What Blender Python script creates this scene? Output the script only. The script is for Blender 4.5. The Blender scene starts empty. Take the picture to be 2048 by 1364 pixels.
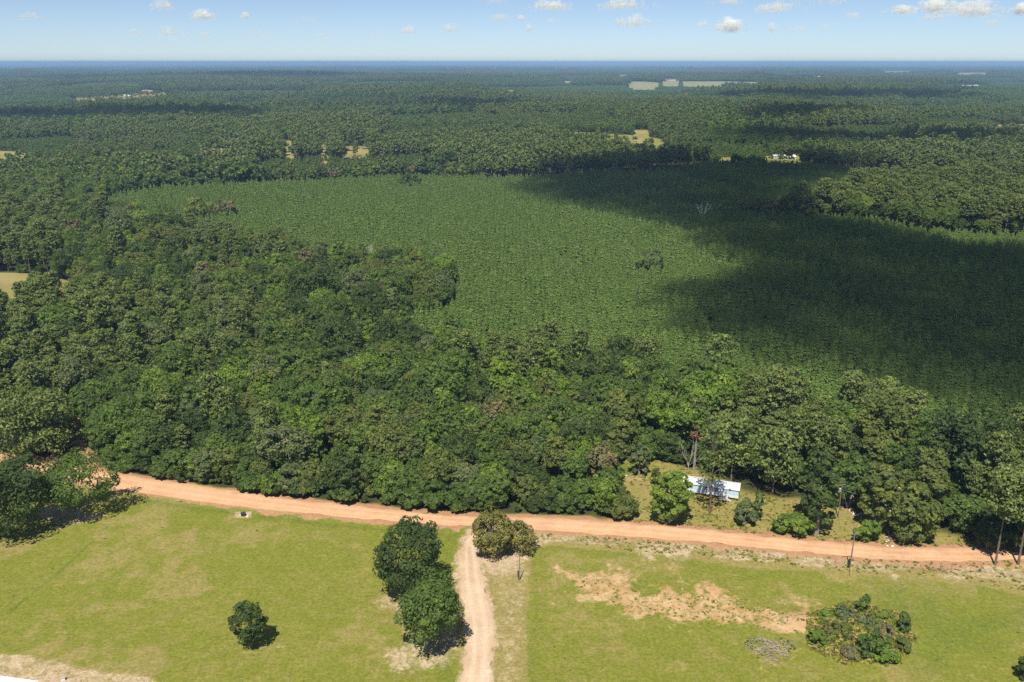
import bpy, math, random
import numpy as np
from mathutils import Vector, Matrix

# ------------------------------------------------------------------ camera, sky, sun, exposure
scn = bpy.context.scene
COL = scn.collection
CAM_H = 112.0
FPX = 1760.0                       # focal length in pixels of the 2048 wide photograph
HORIZON = 123.5
PITCH = math.atan((682.0 - HORIZON) / FPX)

cd = bpy.data.cameras.new('camera')
cam = bpy.data.objects.new('camera', cd)
COL.objects.link(cam)
cam.location = (0, 0, CAM_H)
cam.rotation_euler = (math.pi / 2 - PITCH, 0, 0)
cd.sensor_fit = 'HORIZONTAL'
cd.sensor_width = 36.0
cd.lens = 36.0 * FPX / 2048.0
cd.clip_start = 0.5
cd.clip_end = 400000.0
scn.camera = cam

SUN_EL = math.radians(59.0)
SUN_AZ = math.radians(13.0)        # shadows fall away from the camera, this far to the right
LDIR = Vector((math.sin(SUN_AZ) * math.cos(SUN_EL), math.cos(SUN_AZ) * math.cos(SUN_EL), -math.sin(SUN_EL)))

world = bpy.data.worlds.new('World')
scn.world = world
world.use_nodes = True
wn = world.node_tree
wn.nodes.clear()
sky = wn.nodes.new('ShaderNodeTexSky')
sky.sky_type = 'NISHITA'
sky.sun_disc = False
sky.sun_elevation = SUN_EL
sky.sun_rotation = math.pi + SUN_AZ
sky.altitude = 3000.0
sky.air_density = 0.70
sky.dust_density = 3.0
sky.ozone_density = 1.0
bg = wn.nodes.new('ShaderNodeBackground')
bg.inputs['Strength'].default_value = 0.075
wo = wn.nodes.new('ShaderNodeOutputWorld')
wn.links.new(sky.outputs[0], bg.inputs[0])
wn.links.new(bg.outputs[0], wo.inputs[0])

sd = bpy.data.lights.new('sun', 'SUN')
sd.energy = 4.4
sd.angle = math.radians(0.53)
sd.color = (1.0, 0.935, 0.81)
sun = bpy.data.objects.new('sun', sd)
COL.objects.link(sun)
sun.rotation_euler = LDIR.to_track_quat('-Z', 'Y').to_euler()
sun.location = (-60, -200, 400)

scn.view_settings.view_transform = 'Standard'
scn.view_settings.look = 'None'
scn.view_settings.gamma = 1.0
scn.view_settings.use_curve_mapping = False
scn.view_settings.exposure = 0.62
scn.render.engine = 'CYCLES'
scn.cycles.max_bounces = 6
scn.cycles.diffuse_bounces = 4
scn.cycles.glossy_bounces = 2
scn.cycles.transmission_bounces = 3
scn.cycles.transparent_max_bounces = 300
scn.cycles.volume_bounces = 1
scn.cycles.use_denoising = False
scn.cycles.caustics_reflective = False
scn.cycles.caustics_refractive = False

rng = np.random.RandomState(7)
R_ = random.Random(5)
CT, ST = math.cos(PITCH), math.sin(PITCH)

# ------------------------------------------------------------------ terrain height and pixel -> ground
_tw = [(2900, 0.3, 4.0, 1.0), (1750, 1.35, 3.2, 2.2), (4700, 2.0, 5.0, 0.4), (1100, 2.6, 2.0, 4.0), (7300, 0.9, 5.0, 5.1)]
def T(x, y):
    x = np.asarray(x, float); y = np.asarray(y, float)
    r = np.sqrt(x * x + y * y)
    k = np.clip((r - 750.0) / 900.0, 0, 1); k = k * k * (3 - 2 * k)
    h = 0.0
    for wl, a, amp, ph in _tw:
        h = h + amp * np.sin((x * math.cos(a) + y * math.sin(a)) * 2 * math.pi / wl + ph)
    return k * h * 1.7 * (1 - 0.55 * np.clip((r - 7000.0) / 9000.0, 0, 1))

def G(px, py, h=0.0):
    """ground point seen at a pixel of the photograph (h above the ground)"""
    u = (px - 1024.0) / FPX; v = (py - 682.0) / FPX
    dx, dy, dz = u, CT - v * ST, -ST - v * CT
    if dz >= -1e-5: dz = -1e-5
    t = (CAM_H - h) / -dz
    for _ in range(12):
        z = float(T(dx * t, dy * t)) + h
        t += 0.7 * ((CAM_H - z) / -dz - t)
    return (dx * t, dy * t)

def pix(x, y, z):
    ry = y; rz = z - CAM_H
    d = ry * CT - rz * ST
    up = ry * ST + rz * CT
    return 1024 + FPX * x / d, 682 - FPX * up / d, d

def ppm(x, y):
    return FPX / (y * CT + CAM_H * ST)      # photograph pixels per metre at a ground point

# ------------------------------------------------------------------ numpy helpers
def lattice_noise(x, y, scale, seed):
    r = np.random.RandomState(seed); N = 256
    lat = r.rand(N, N)
    fx = np.asarray(x) / scale; fy = np.asarray(y) / scale
    ix = np.floor(fx).astype(int); iy = np.floor(fy).astype(int)
    tx = fx - ix; ty = fy - iy
    tx = tx * tx * (3 - 2 * tx); ty = ty * ty * (3 - 2 * ty)
    a = lat[ix % N, iy % N]; b = lat[(ix + 1) % N, iy % N]
    c = lat[ix % N, (iy + 1) % N]; d = lat[(ix + 1) % N, (iy + 1) % N]
    return (a * (1 - tx) + b * tx) * (1 - ty) + (c * (1 - tx) + d * tx) * ty - 0.5

def fbm(x, y, scale, seed, octs=4):
    s = 0; a = 1.0
    for o in range(octs):
        s = s + a * lattice_noise(x, y, scale / 2 ** o, seed + o * 17); a *= 0.55
    return s

def inside(poly, x, y):
    x = np.asarray(x, float); y = np.asarray(y, float)
    res = np.zeros(x.shape, bool); n = len(poly)
    for i in range(n):
        x1, y1 = poly[i]; x2, y2 = poly[(i + 1) % n]
        if y1 == y2: continue
        c = ((y1 > y) != (y2 > y)) & (x < (x2 - x1) * (y - y1) / (y2 - y1) + x1)
        res ^= c
    return res

def dist_line(pts, x, y, closed=False):
    x = np.asarray(x, float); y = np.asarray(y, float)
    best = np.full(x.shape, 1e18); n = len(pts)
    for i in range(n if closed else n - 1):
        x1, y1 = pts[i]; x2, y2 = pts[(i + 1) % n]
        dx, dy = x2 - x1, y2 - y1; L = dx * dx + dy * dy + 1e-12
        t = np.clip(((x - x1) * dx + (y - y1) * dy) / L, 0, 1)
        best = np.minimum(best, (x - x1 - t * dx) ** 2 + (y - y1 - t * dy) ** 2)
    return np.sqrt(best)

def sdist(poly, x, y):
    d = dist_line(poly, x, y, True)
    return np.where(inside(poly, x, y), d, -d)

def smooth(a, b, v):
    t = np.clip((v - a) / (b - a), 0, 1)
    return t * t * (3 - 2 * t)

def PP(pts, h=0.0):
    return [G(px, py, h) for px, py in pts]

def np_mesh(name, V, F, mats=(), mi=None, attrs=None, smooth_=False):
    """one mesh from numpy arrays; F is one array of faces (or a list of arrays of different size)"""
    Fs = F if isinstance(F, list) else [F]
    Fs = [np.asarray(f, np.int32) for f in Fs if len(f)]
    me = bpy.data.meshes.new(name)
    V = np.asarray(V, np.float32)
    me.vertices.add(len(V)); me.vertices.foreach_set('co', V.ravel())
    nl = sum(f.size for f in Fs); nf = sum(len(f) for f in Fs)
    me.loops.add(nl); me.polygons.add(nf)
    me.loops.foreach_set('vertex_index', np.concatenate([f.ravel() for f in Fs]))
    tot = np.concatenate([np.full(len(f), f.shape[1], np.int32) for f in Fs])
    st = np.concatenate([[0], np.cumsum(tot)[:-1]]).astype(np.int32)
    me.polygons.foreach_set('loop_start', st)
    try: me.polygons.foreach_set('loop_total', tot)
    except Exception: pass
    for m in mats: me.materials.append(m)
    if mi is not None: me.polygons.foreach_set('material_index', np.asarray(mi, np.int32))
    me.polygons.foreach_set('use_smooth', np.full(nf, bool(smooth_)))
    for k, v in (attrs or {}).items():
        at = me.attributes.new(k, 'FLOAT', 'POINT')
        at.data.foreach_set('value', np.asarray(v, np.float32))
    me.update(calc_edges=True)
    me.validate()
    return me

class MB:
    """collects boxes, bars, tubes and free faces into one mesh"""
    def __init__(s): s.V = []; s.F = []; s.M = []
    def add(s, vs, fs, m=0):
        o = len(s.V); s.V += [tuple(v) for v in vs]
        for f in fs: s.F.append(tuple(i + o for i in f)); s.M.append(m)
    def box(s, x0, y0, z0, x1, y1, z1, m=0):
        s.add([(x0, y0, z0), (x1, y0, z0), (x1, y1, z0), (x0, y1, z0), (x0, y0, z1), (x1, y0, z1), (x1, y1, z1), (x0, y1, z1)],
              [(0, 3, 2, 1), (4, 5, 6, 7), (0, 1, 5, 4), (1, 2, 6, 5), (2, 3, 7, 6), (3, 0, 4, 7)], m)
    def tube(s, pts, rad, n=6, m=0):
        pts = [Vector(p) for p in pts]
        if not hasattr(rad, '__len__'): rad = [rad] * len(pts)
        rings = []
        for i, p in enumerate(pts):
            d = (pts[min(i + 1, len(pts) - 1)] - pts[max(i - 1, 0)]).normalized()
            a = d.cross(Vector((0.31, 0.95, 0.05))).normalized()
            if a.length < 0.5: a = d.cross(Vector((1, 0, 0))).normalized()
            b = d.cross(a)
            rings.append([p + (a * math.cos(2 * math.pi * k / n) + b * math.sin(2 * math.pi * k / n)) * rad[i] for k in range(n)])
        vs = [v for r in rings for v in r]; fs = []
        for i in range(len(pts) - 1):
            for k in range(n):
                fs.append((i * n + k, i * n + (k + 1) % n, (i + 1) * n + (k + 1) % n, (i + 1) * n + k))
        fs.append(tuple(range(n))[::-1]); fs.append(tuple((len(pts) - 1) * n + k for k in range(n)))
        s.add(vs, fs, m)
    def mesh(s, name, mats):
        me = bpy.data.meshes.new(name)
        me.from_pydata(s.V, [], s.F)
        for m in mats: me.materials.append(m)
        me.polygons.foreach_set('material_index', np.array(s.M, np.int32))
        me.update()
        return me
    def obj(s, name, mats, parent=None, loc=None, rz=None):
        if not isinstance(mats, (list, tuple)): mats = [mats]
        o = bpy.data.objects.new(name, s.mesh(name, mats)); COL.objects.link(o)
        if parent is not None: o.parent = parent
        if loc is not None: o.location = loc
        if rz is not None: o.rotation_euler = (0, 0, rz)
        return o

def link(name, me, parent=None, loc=None):
    o = bpy.data.objects.new(name, me); COL.objects.link(o)
    if parent is not None: o.parent = parent
    if loc is not None: o.location = loc
    return o

def tag(o, label=None, cat=None, group=None, kind=None):
    if label: o['label'] = label
    if cat: o['category'] = cat
    if group: o['group'] = group
    if kind: o['kind'] = kind
    return o

def empty(name, loc, rz=0.0, label=None, cat=None, group=None):
    o = bpy.data.objects.new(name, None); COL.objects.link(o)
    o.location = loc; o.rotation_euler = (0, 0, rz); o.empty_display_size = 0.3
    return tag(o, label, cat, group)

# ------------------------------------------------------------------ materials
def new_mat(name):
    m = bpy.data.materials.new(name); m.use_nodes = True
    nt = m.node_tree; nt.nodes.clear()
    out = nt.nodes.new('ShaderNodeOutputMaterial')
    return m, nt, out
def N(nt, t, **kw):
    n = nt.nodes.new('ShaderNode' + t)
    for k, v in kw.items(): setattr(n, k, v)
    return n
def mixc(nt, fac, a, b, mode='MIX'):
    n = nt.nodes.new('ShaderNodeMix'); n.data_type = 'RGBA'; n.blend_type = mode
    for sock, v in ((n.inputs[0], fac), (n.inputs[6], a), (n.inputs[7], b)):
        if hasattr(v, 'is_output'): nt.links.new(v, sock)
        elif hasattr(v, '__len__'): sock.default_value = (*v[:3], 1)
        else: sock.default_value = v
    return n.outputs[2]
def ramp(nt, src, a, b):
    n = nt.nodes.new('ShaderNodeMapRange'); n.interpolation_type = 'SMOOTHSTEP'
    nt.links.new(src, n.inputs[0]); n.inputs[1].default_value = a; n.inputs[2].default_value = b
    return n.outputs[0]
def noise(nt, scale, detail=4, rough=0.55, vec=None, dist=0.0):
    n = nt.nodes.new('ShaderNodeTexNoise'); n.inputs['Scale'].default_value = scale
    n.inputs['Detail'].default_value = detail; n.inputs['Roughness'].default_value = rough
    n.inputs['Distortion'].default_value = dist
    if vec is not None: nt.links.new(vec, n.inputs['Vector'])
    return n.outputs[0]
def attr(nt, name):
    n = nt.nodes.new('ShaderNodeAttribute'); n.attribute_name = name
    return n.outputs['Fac']
def math_(nt, op, a, b=None, clamp=False):
    n = nt.nodes.new('ShaderNodeMath'); n.operation = op; n.use_clamp = clamp
    for i, v in enumerate((a, b)):
        if v is None: continue
        if hasattr(v, 'is_output'): nt.links.new(v, n.inputs[i])
        else: n.inputs[i].default_value = v
    return n.outputs[0]
def finish(nt, out, col, rough=0.8, bump=None, bstr=0.3, bdist=0.1, metal=0.0, spec=0.3):
    p = nt.nodes.new('ShaderNodeBsdfPrincipled')
    if hasattr(col, 'is_output'): nt.links.new(col, p.inputs['Base Color'])
    else: p.inputs['Base Color'].default_value = (*col, 1)
    p.inputs['Roughness'].default_value = rough
    p.inputs['Metallic'].default_value = metal
    p.inputs['Specular IOR Level'].default_value = spec
    if bump is not None:
        b = nt.nodes.new('ShaderNodeBump'); b.inputs['Strength'].default_value = bstr; b.inputs['Distance'].default_value = bdist
        nt.links.new(bump, b.inputs['Height']); nt.links.new(b.outputs[0], p.inputs['Normal'])
    nt.links.new(p.outputs[0], out.inputs[0])
    return p
def plain(name, c, rough=0.7, var=0.25, scale=3.0, metal=0.0):
    m, nt, out = new_mat(name)
    tc = N(nt, 'TexCoord')
    nz = noise(nt, scale, 4, 0.6, tc.outputs['Object'])
    f = ramp(nt, nz, 0.3, 0.7)
    col = mixc(nt, f, tuple(v * (1 - var) for v in c), tuple(min(1, v * (1 + var)) for v in c))
    finish(nt, out, col, rough, nz, 0.2, 0.02, metal)
    return m
def foliage(name, c1, c2, trans=0.22, rough=0.55, tipc=None):
    """leaf material: hue differs from tree to tree (object random) and from clump to clump (tint)"""
    m, nt, out = new_mat(name)
    oi = N(nt, 'ObjectInfo')
    t = attr(nt, 'tint')
    col = mixc(nt, oi.outputs['Random'], c1, c2)
    avg = tuple((a + b) / 2 for a, b in zip(c1, c2))
    tip = tipc or (avg[0] * 1.75, avg[1] * 1.55, avg[2] * 1.2)
    low = (avg[0] * 0.72, avg[1] * 0.8, avg[2] * 0.85)
    col = mixc(nt, ramp(nt, t, 0.52, 1.0), col, tip)
    col = mixc(nt, ramp(nt, t, 0.48, 0.0), col, low)
    p = N(nt, 'BsdfPrincipled')
    nt.links.new(col, p.inputs['Base Color']); p.inputs['Roughness'].default_value = rough
    p.inputs['Specular IOR Level'].default_value = 0.25
    tr = N(nt, 'BsdfTranslucent')
    tc = mixc(nt, 1.0, col, (1.15, 1.25, 0.6), 'MULTIPLY')
    nt.links.new(tc, tr.inputs[0])
    mx = N(nt, 'MixShader'); mx.inputs[0].default_value = trans
    nt.links.new(p.outputs[0], mx.inputs[1]); nt.links.new(tr.outputs[0], mx.inputs[2])
    nt.links.new(mx.outputs[0], out.inputs[0])
    return m

LEAF = {
    'dark green':   foliage('dark_leaves', (0.071, 0.114, 0.033), (0.095, 0.138, 0.040), 0.5),
    'mid green':    foliage('green_leaves', (0.109, 0.178, 0.040), (0.136, 0.201, 0.048), 0.5),
    'olive':        foliage('olive_leaves', (0.147, 0.190, 0.050), (0.176, 0.209, 0.059), 0.5),
    'bright green': foliage('bright_leaves', (0.160, 0.255, 0.042), (0.208, 0.285, 0.052), 0.5),
    'grey-green':   foliage('grey_leaves', (0.148, 0.195, 0.083), (0.174, 0.211, 0.095), 0.5),
    'brownish':     foliage('brown_leaves', (0.150, 0.140, 0.064), (0.168, 0.152, 0.074), 0.25),
    'red':          foliage('red_leaves', (0.20, 0.03, 0.03), (0.24, 0.05, 0.04)),
}
NEEDLE = foliage('pine_needles', (0.116, 0.161, 0.043), (0.146, 0.184, 0.052), 0.22)
NEEDLE_Y = foliage('young_pine_needles', (0.098, 0.168, 0.032), (0.134, 0.200, 0.040), 0.2)
CEDAR = foliage('cedar_sprays', (0.160, 0.162, 0.040), (0.185, 0.176, 0.046), 0.22)
BARK = plain('bark', (0.16, 0.12, 0.095), 0.9, 0.35, 2.0)
BARK_G = plain('grey_bark', (0.25, 0.23, 0.20), 0.9, 0.3, 2.0)
DEADWOOD = plain('dead_wood', (0.55, 0.52, 0.49), 0.85, 0.2, 2.0)
WEATHERED = plain('weathered_pole_wood', (0.22, 0.18, 0.15), 0.9, 0.3, 2.0)
GALV = plain('galvanised_metal', (0.45, 0.46, 0.47), 0.45, 0.15, 4.0, 0.3)
DARK_METAL = plain('dark_painted_metal', (0.03, 0.032, 0.035), 0.5, 0.3, 4.0)
WHITE = plain('white_paint', (0.78, 0.78, 0.78), 0.5, 0.05, 1.5)
WIREM = plain('wire_metal', (0.35, 0.35, 0.36), 0.4, 0.1, 2.0, 0.4)

# ------------------------------------------------------------------ outlines on the ground, read off the photograph
road_top = [(-260, 880), (-90, 900), (60, 912), (215, 943), (330, 961), (450, 979), (560, 994), (700, 1010), (850, 1026), (950, 1034), (1070, 1034),
            (1200, 1040), (1300, 1048), (1400, 1058), (1500, 1068), (1600, 1079), (1700, 1087), (1800, 1094), (1900, 1097), (2000, 1094), (2120, 1086), (2300, 1076)]
road_bot = [(-260, 908), (-90, 930), (60, 943), (215, 977), (330, 993), (450, 1010), (560, 1022), (700, 1037), (850, 1047), (950, 1055), (1070, 1060),
            (1200, 1069), (1300, 1077), (1400, 1085), (1500, 1094), (1600, 1105), (1700, 1114), (1800, 1121), (1900, 1124), (2000, 1121), (2120, 1112), (2300, 1100)]
drive_l = [(968, 1046), (938, 1062), (924, 1085), (917, 1110), (917, 1150), (921, 1200), (928, 1250), (930, 1300), (920, 1364), (905, 1430)]
drive_r = [(1010, 1050), (962, 1078), (956, 1095), (962, 1120), (968, 1150), (980, 1200), (990, 1250), (990, 1300), (985, 1364), (972, 1430)]
ROADT, ROADB = PP(road_top), PP(road_bot)
ROAD_POLY = ROADT + ROADB[::-1]
DRL, DRR = PP(drive_l), PP(drive_r)
DRIVE_POLY = DRL + DRR[::-1]
FIELD_L = PP([(-300, 960), (60, 946), (215, 980), (450, 1013), (700, 1040), (850, 1050), (935, 1055), (915, 1090), (908, 1150), (912, 1250), (918, 1364), (900, 1450), (-300, 1450)])
FIELD_R = PP([(1062, 1100), (1100, 1090), (1300, 1108), (1500, 1135), (1640, 1142), (1660, 1160), (1690, 1168), (1720, 1150), (1800, 1156), (1950, 1168), (2080, 1200), (2200, 1240),
              (2300, 1450), (1050, 1450), (1054, 1250), (1060, 1150)])
TRACK_HOME = PP([(1292, 1052), (1290, 1010), (1262, 985), (1250, 965)])
TRACK_SIDE = PP([(196, 944), (170, 905), (158, 878), (150, 860), (160, 830)])
TRACK_DUMP = PP([(1800, 1095), (1775, 1065), (1745, 1040), (1700, 1020), (1670, 990)])
CLEARING = PP([(1232, 1046), (1236, 1000), (1226, 955), (1222, 925), (1270, 918), (1330, 925), (1390, 940), (1500, 985), (1570, 1000), (1640, 1000), (1720, 1020), (1800, 1040),
               (1850, 1030), (1880, 1060), (1960, 1092), (1800, 1094), (1700, 1087), (1500, 1068), (1300, 1048)])
SIDE_CLEAR = PP([(30, 940), (60, 912), (130, 905), (140, 880), (130, 855), (150, 830), (178, 850), (182, 890), (200, 935), (215, 943)])

# ------------------------------------------------------------------ ground
def graded(a, b, step, lo, hi, ratio):
    core = list(np.arange(a, b + 1e-6, step)); s = step; v = core[-1]
    while v < hi: s *= ratio; v += s; core.append(v)
    s = step; v = core[0]; pre = []
    while v > lo: s *= ratio; v -= s; pre.append(v)
    return np.array(pre[::-1] + core)

def ground():
    xs = graded(-150, 160, 0.7, -120000, 120000, 1.075)
    ys = graded(112, 285, 0.7, -3000, 160000, 1.055)
    X, Y = np.meshgrid(xs, ys); sh = X.shape
    x, y = X.ravel(), Y.ravel()
    z = T(x, y)
    near = (np.abs(x) < 170) & (y > 100) & (y < 300)
    xn, yn = x[near], y[near]
    A = {}
    def mask(name, val):
        full = np.zeros(len(x), np.float32); full[near] = np.clip(val, 0, 1); A[name] = full; return full
    n1 = fbm(xn, yn, 9, 3); n2 = fbm(xn, yn, 3.2, 11); n3 = fbm(xn, yn, 26, 23)
    sl, sr = sdist(FIELD_L, xn, yn), sdist(FIELD_R, xn, yn)
    # mown field against rough verge against forest floor
    fieldm = np.maximum(smooth(-0.4, 0.4, sl + 0.5 * n2), smooth(-0.4, 0.4, sr + 0.5 * n2))
    droad = dist_line([((a[0] + b[0]) / 2, (a[1] + b[1]) / 2) for a, b in zip(ROADT, ROADB)], xn, yn)
    south = yn < np.interp(xn, [p[0] for p in ROADB], [p[1] for p in ROADB])
    clear = np.maximum(smooth(-2.5, 1.5, sdist(CLEARING, xn, yn) + 3 * n1), smooth(-1, 1, sdist(SIDE_CLEAR, xn, yn) + 2 * n1))
    grassy = np.maximum(np.maximum(south.astype(float), fieldm), clear)
    mask('grassy', np.maximum(grassy, smooth(6.5, 4.5, droad + 2 * n2)))
    mask('mown', fieldm)
    # bare soil: road shoulders, drive, tracks, worn patches
    soil = smooth(6.6, 3.6, droad + 2.2 * n2 + 1.0 * n1)
    sdv = sdist(DRIVE_POLY, xn, yn)
    soil = np.where(sdv > -2.5, soil * 0.25, soil)
    for line, w, k in ((TRACK_HOME, 1.3, 0.3), (TRACK_SIDE, 1.8, 0.7), (TRACK_DUMP, 1.7, 0.8)):
        soil = np.maximum(soil, k * smooth(w + 1.2, w - 0.9, dist_line(line, xn, yn) + 1.4 * n2))
    def patch(pts, w, k, na=4.0):
        return k * smooth(-w, w, sdist(PP(pts), xn, yn) + na * n1 + 0.5 * na * n2)
    worn = patch([(1130, 1148), (1215, 1146), (1290, 1178), (1400, 1183), (1500, 1196), (1555, 1222), (1625, 1236), (1622, 1270), (1540, 1264), (1440, 1257), (1330, 1242), (1262, 1226), (1190, 1200), (1145, 1172)], 3.4, 1.0, 9.0)
    worn = np.maximum(worn, patch([(1090, 1140), (1250, 1135), (1420, 1170), (1560, 1190), (1640, 1225), (1560, 1275), (1400, 1280), (1240, 1250), (1120, 1200)], 5.0, 0.38, 14.0))
    worn = np.maximum(worn, patch([(1535, 1228), (1610, 1222), (1628, 1250), (1615, 1272), (1560, 1270), (1520, 1255)], 1.0, 1.0, 1.5))
    worn = np.maximum(worn, patch([(1488, 1278), (1540, 1268), (1588, 1290), (1590, 1318), (1530, 1330), (1490, 1310)], 1.5, 0.42, 6.0))
    pale = patch([(962, 1092), (1052, 1096), (1056, 1140), (1010, 1150), (975, 1150), (962, 1120)], 1.4, 0.95, 3.0)
    pale = np.maximum(pale, patch([(778, 1200), (930, 1235), (945, 1300), (900, 1335), (800, 1340), (775, 1290), (800, 1250)], 1.8, 0.75, 5.0))
    pale = np.maximum(pale, patch([(60, 1012), (180, 1022), (225, 1030), (160, 1052), (90, 1050)], 1.2, 0.75, 3.0))
    pale = np.maximum(pale, patch([(1840, 1130), (1930, 1133), (2048, 1160), (2100, 1175), (2100, 1185), (1990, 1162), (1900, 1150)], 1.6, 0.75, 4.0))
    pale = np.maximum(pale, patch([(470, 1022), (505, 1022), (505, 1037), (470, 1037)], 0.5, 0.9, 0.4))
    pale = np.maximum(pale, patch([(1040, 1150), (1046, 1150), (1036, 1364), (1022, 1364)], 0.8, 0.65, 1.4))
    pale = np.maximum(pale, patch([(745, 1210), (800, 1170), (905, 1165), (915, 1215), (850, 1225)], 1.5, 0.6, 4.0))
    pale = np.maximum(pale, patch([(1070, 1072), (1200, 1082), (1500, 1112), (1690, 1128), (1690, 1135), (1480, 1122), (1200, 1092), (1075, 1084)], 1.0, 0.95, 3.0))
    pale = np.maximum(pale, patch([(1240, 952), (1300, 946), (1310, 962), (1245, 968)], 0.8, 0.6, 3.0))
    pale = np.maximum(pale, patch([(500, 1285), (580, 1280), (575, 1300), (510, 1305)], 0.8, 0.5, 3.0))
    pale = np.maximum(pale, 0.9 * smooth(-2.2, 0.2, sdv + 1.6 * n2 + n1))
    pale = np.maximum(pale, patch([(985, 1078), (1060, 1076), (1058, 1150), (1000, 1165), (965, 1150), (958, 1100)], 2.0, 0.8, 3.0))
    pale = np.maximum(pale, patch([(1060, 1062), (1300, 1080), (1690, 1118), (2060, 1125), (2060, 1165), (1690, 1140), (1300, 1104), (1070, 1086)], 2.5, 0.8, 6.0))
    pale = np.maximum(pale, patch([(992, 1140), (1056, 1140), (1052, 1400), (985, 1400)], 1.2, 0.5, 1.5))
    pale = np.maximum(pale, patch([(-200, 1304), (0, 1307), (180, 1334), (330, 1368), (330, 1450), (-200, 1450)], 0.6, 0.8, 1.6))
    pale = np.maximum(pale, patch([(1550, 1232), (1608, 1226), (1626, 1248), (1612, 1272), (1560, 1268)], 1.2, 1.0, 2.0))
    pale = np.maximum(pale, patch([(925, 1066), (1050, 1066), (1060, 1090), (960, 1100), (922, 1090)], 1.5, 0.7, 2.0))
    mask('soil', soil); mask('worn', worn); mask('pale', pale)
    # dry, thin grass: verges, strips, a few wide patches; lush edges
    dry = np.where(south, (1 - fieldm) * 0.95 + fieldm * 0.22, 0.72)
    dry = np.maximum(dry, patch([(1232, 1046), (1236, 1000), (1230, 960), (1300, 945), (1320, 1000), (1310, 1050)], 1.5, 0.95, 3.0))
    dry = np.maximum(dry, patch([(-200, 1300), (0, 1303), (180, 1330), (330, 1364), (330, 1450), (-200, 1450)], 0.8, 0.8, 0.8))
    dry = np.maximum(dry, 0.72 * smooth(-0.15, 0.5, n3 + 0.8 * n1 + 0.5 * n2))
    dry = np.maximum(dry, patch([(990, 1150), (1056, 1150), (1052, 1364), (985, 1364)], 1.0, 0.85, 1.0))
    dry = np.maximum(dry, patch([(1100, 1190), (1300, 1240), (1300, 1330), (1150, 1330), (1080, 1250)], 6.0, 0.5, 8.0))
    mask('dry', dry)
    lush = 0.42 * smooth(3.0, 0.0, np.abs(sr - 1.6) + 1.2 * n2) * (fieldm > 0.5)
    lush = np.maximum(lush, 0.55 * smooth(4.5, 0.5, np.abs(sl - 2.5) + 1.5 * n2) * (fieldm > 0.5))
    lush = np.maximum(lush, 0.7 * smooth(1.1, 0.2, dist_line(PP([(-30, 1262), (100, 1160), (215, 1055)]), xn, yn) + 0.6 * n2))
    lush = np.maximum(lush, patch([(1222, 925), (1290, 925), (1300, 948), (1230, 955)], 1.5, 0.9, 3.0))
    lush = np.maximum(lush, patch([(1760, 1165), (2060, 1215), (2060, 1340), (1840, 1330), (1740, 1200)], 5.0, 0.6, 9.0))
    lush = np.maximum(lush, patch([(1220, 1160), (1300, 1160), (1305, 1185), (1230, 1185)], 1.5, 0.7, 3.0))
    mask('lush', lush)
    # relief
    zn = 0.10 * n1 + 0.05 * n2 + 0.25 * n3
    zn -= 0.25 * smooth(2.0, 0.0, np.abs(droad - 6.4))                       # ditches
    zn += 1.1 * np.exp(-(((xn - G(1600, 1243)[0]) / 3.5) ** 2 + ((yn - G(1600, 1243)[1]) / 2.5) ** 2)) # soil heap
    bx, by = G(1725, 1262)
    zn += 1.5 * np.exp(-(((xn - bx) / 9.5) ** 2 + ((yn - by) / 8.0) ** 2) ** 1.6)
    flat = smooth(5.2, 3.8, droad); flat = np.maximum(flat, smooth(-1.5, 0.2, sdv))
    zn = zn * (1 - flat)
    z[near] += zn * smooth(170, 150, np.abs(xn)) * smooth(100, 112, yn) * smooth(300, 285, yn)
    ny, nx = sh
    idx = np.arange(nx * ny).reshape(sh)
    F = np.stack([idx[:-1, :-1], idx[:-1, 1:], idx[1:, 1:], idx[1:, :-1]], -1).reshape(-1, 4)

    m, nt, out = new_mat('ground_cover')
    geo = N(nt, 'NewGeometry'); P = geo.outputs['Position']
    big = noise(nt, 0.045, 5, 0.6, P); mid = noise(nt, 0.22, 5, 0.65, P); fine = noise(nt, 1.4, 5, 0.7, P); vf = noise(nt, 6.0, 3, 0.7, P)
    sp = noise(nt, 0.75, 6, 0.75, P, 1.2)
    green = mixc(nt, ramp(nt, fine, 0.3, 0.7), (0.126, 0.148, 0.018), (0.212, 0.216, 0.036))
    tan = mixc(nt, ramp(nt, fine, 0.3, 0.7), (0.200, 0.172, 0.052), (0.310, 0.255, 0.100))
    lushc = mixc(nt, ramp(nt, fine, 0.35, 0.65), (0.071, 0.122, 0.014), (0.126, 0.172, 0.022))
    mp = N(nt, 'Mapping'); nt.links.new(P, mp.inputs[0]); mp.inputs['Rotation'].default_value = (0, 0, 0.5); mp.inputs['Scale'].default_value = (0.28, 1.3, 1.0)
    strk = noise(nt, 0.9, 5, 0.7, mp.outputs[0], 0.6); patchy = noise(nt, 0.5, 6, 0.78, P, 0.8)
    dfac = math_(nt, 'ADD', attr(nt, 'dry'), math_(nt, 'MULTIPLY', math_(nt, 'SUBTRACT', mid, 0.5), 1.6))
    dfac = math_(nt, 'ADD', dfac, math_(nt, 'MULTIPLY', math_(nt, 'SUBTRACT', sp, 0.5), 1.3))
    dfac = math_(nt, 'ADD', dfac, math_(nt, 'MULTIPLY', math_(nt, 'SUBTRACT', strk, 0.5), 1.2))
    dfac = math_(nt, 'ADD', dfac, math_(nt, 'MULTIPLY', math_(nt, 'SUBTRACT', big, 0.5), 0.9))
    col = mixc(nt, ramp(nt, dfac, 0.05, 0.95), green, tan)
    lf = math_(nt, 'ADD', attr(nt, 'lush'), math_(nt, 'MULTIPLY', math_(nt, 'SUBTRACT', mid, 0.58), 1.3))
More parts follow.
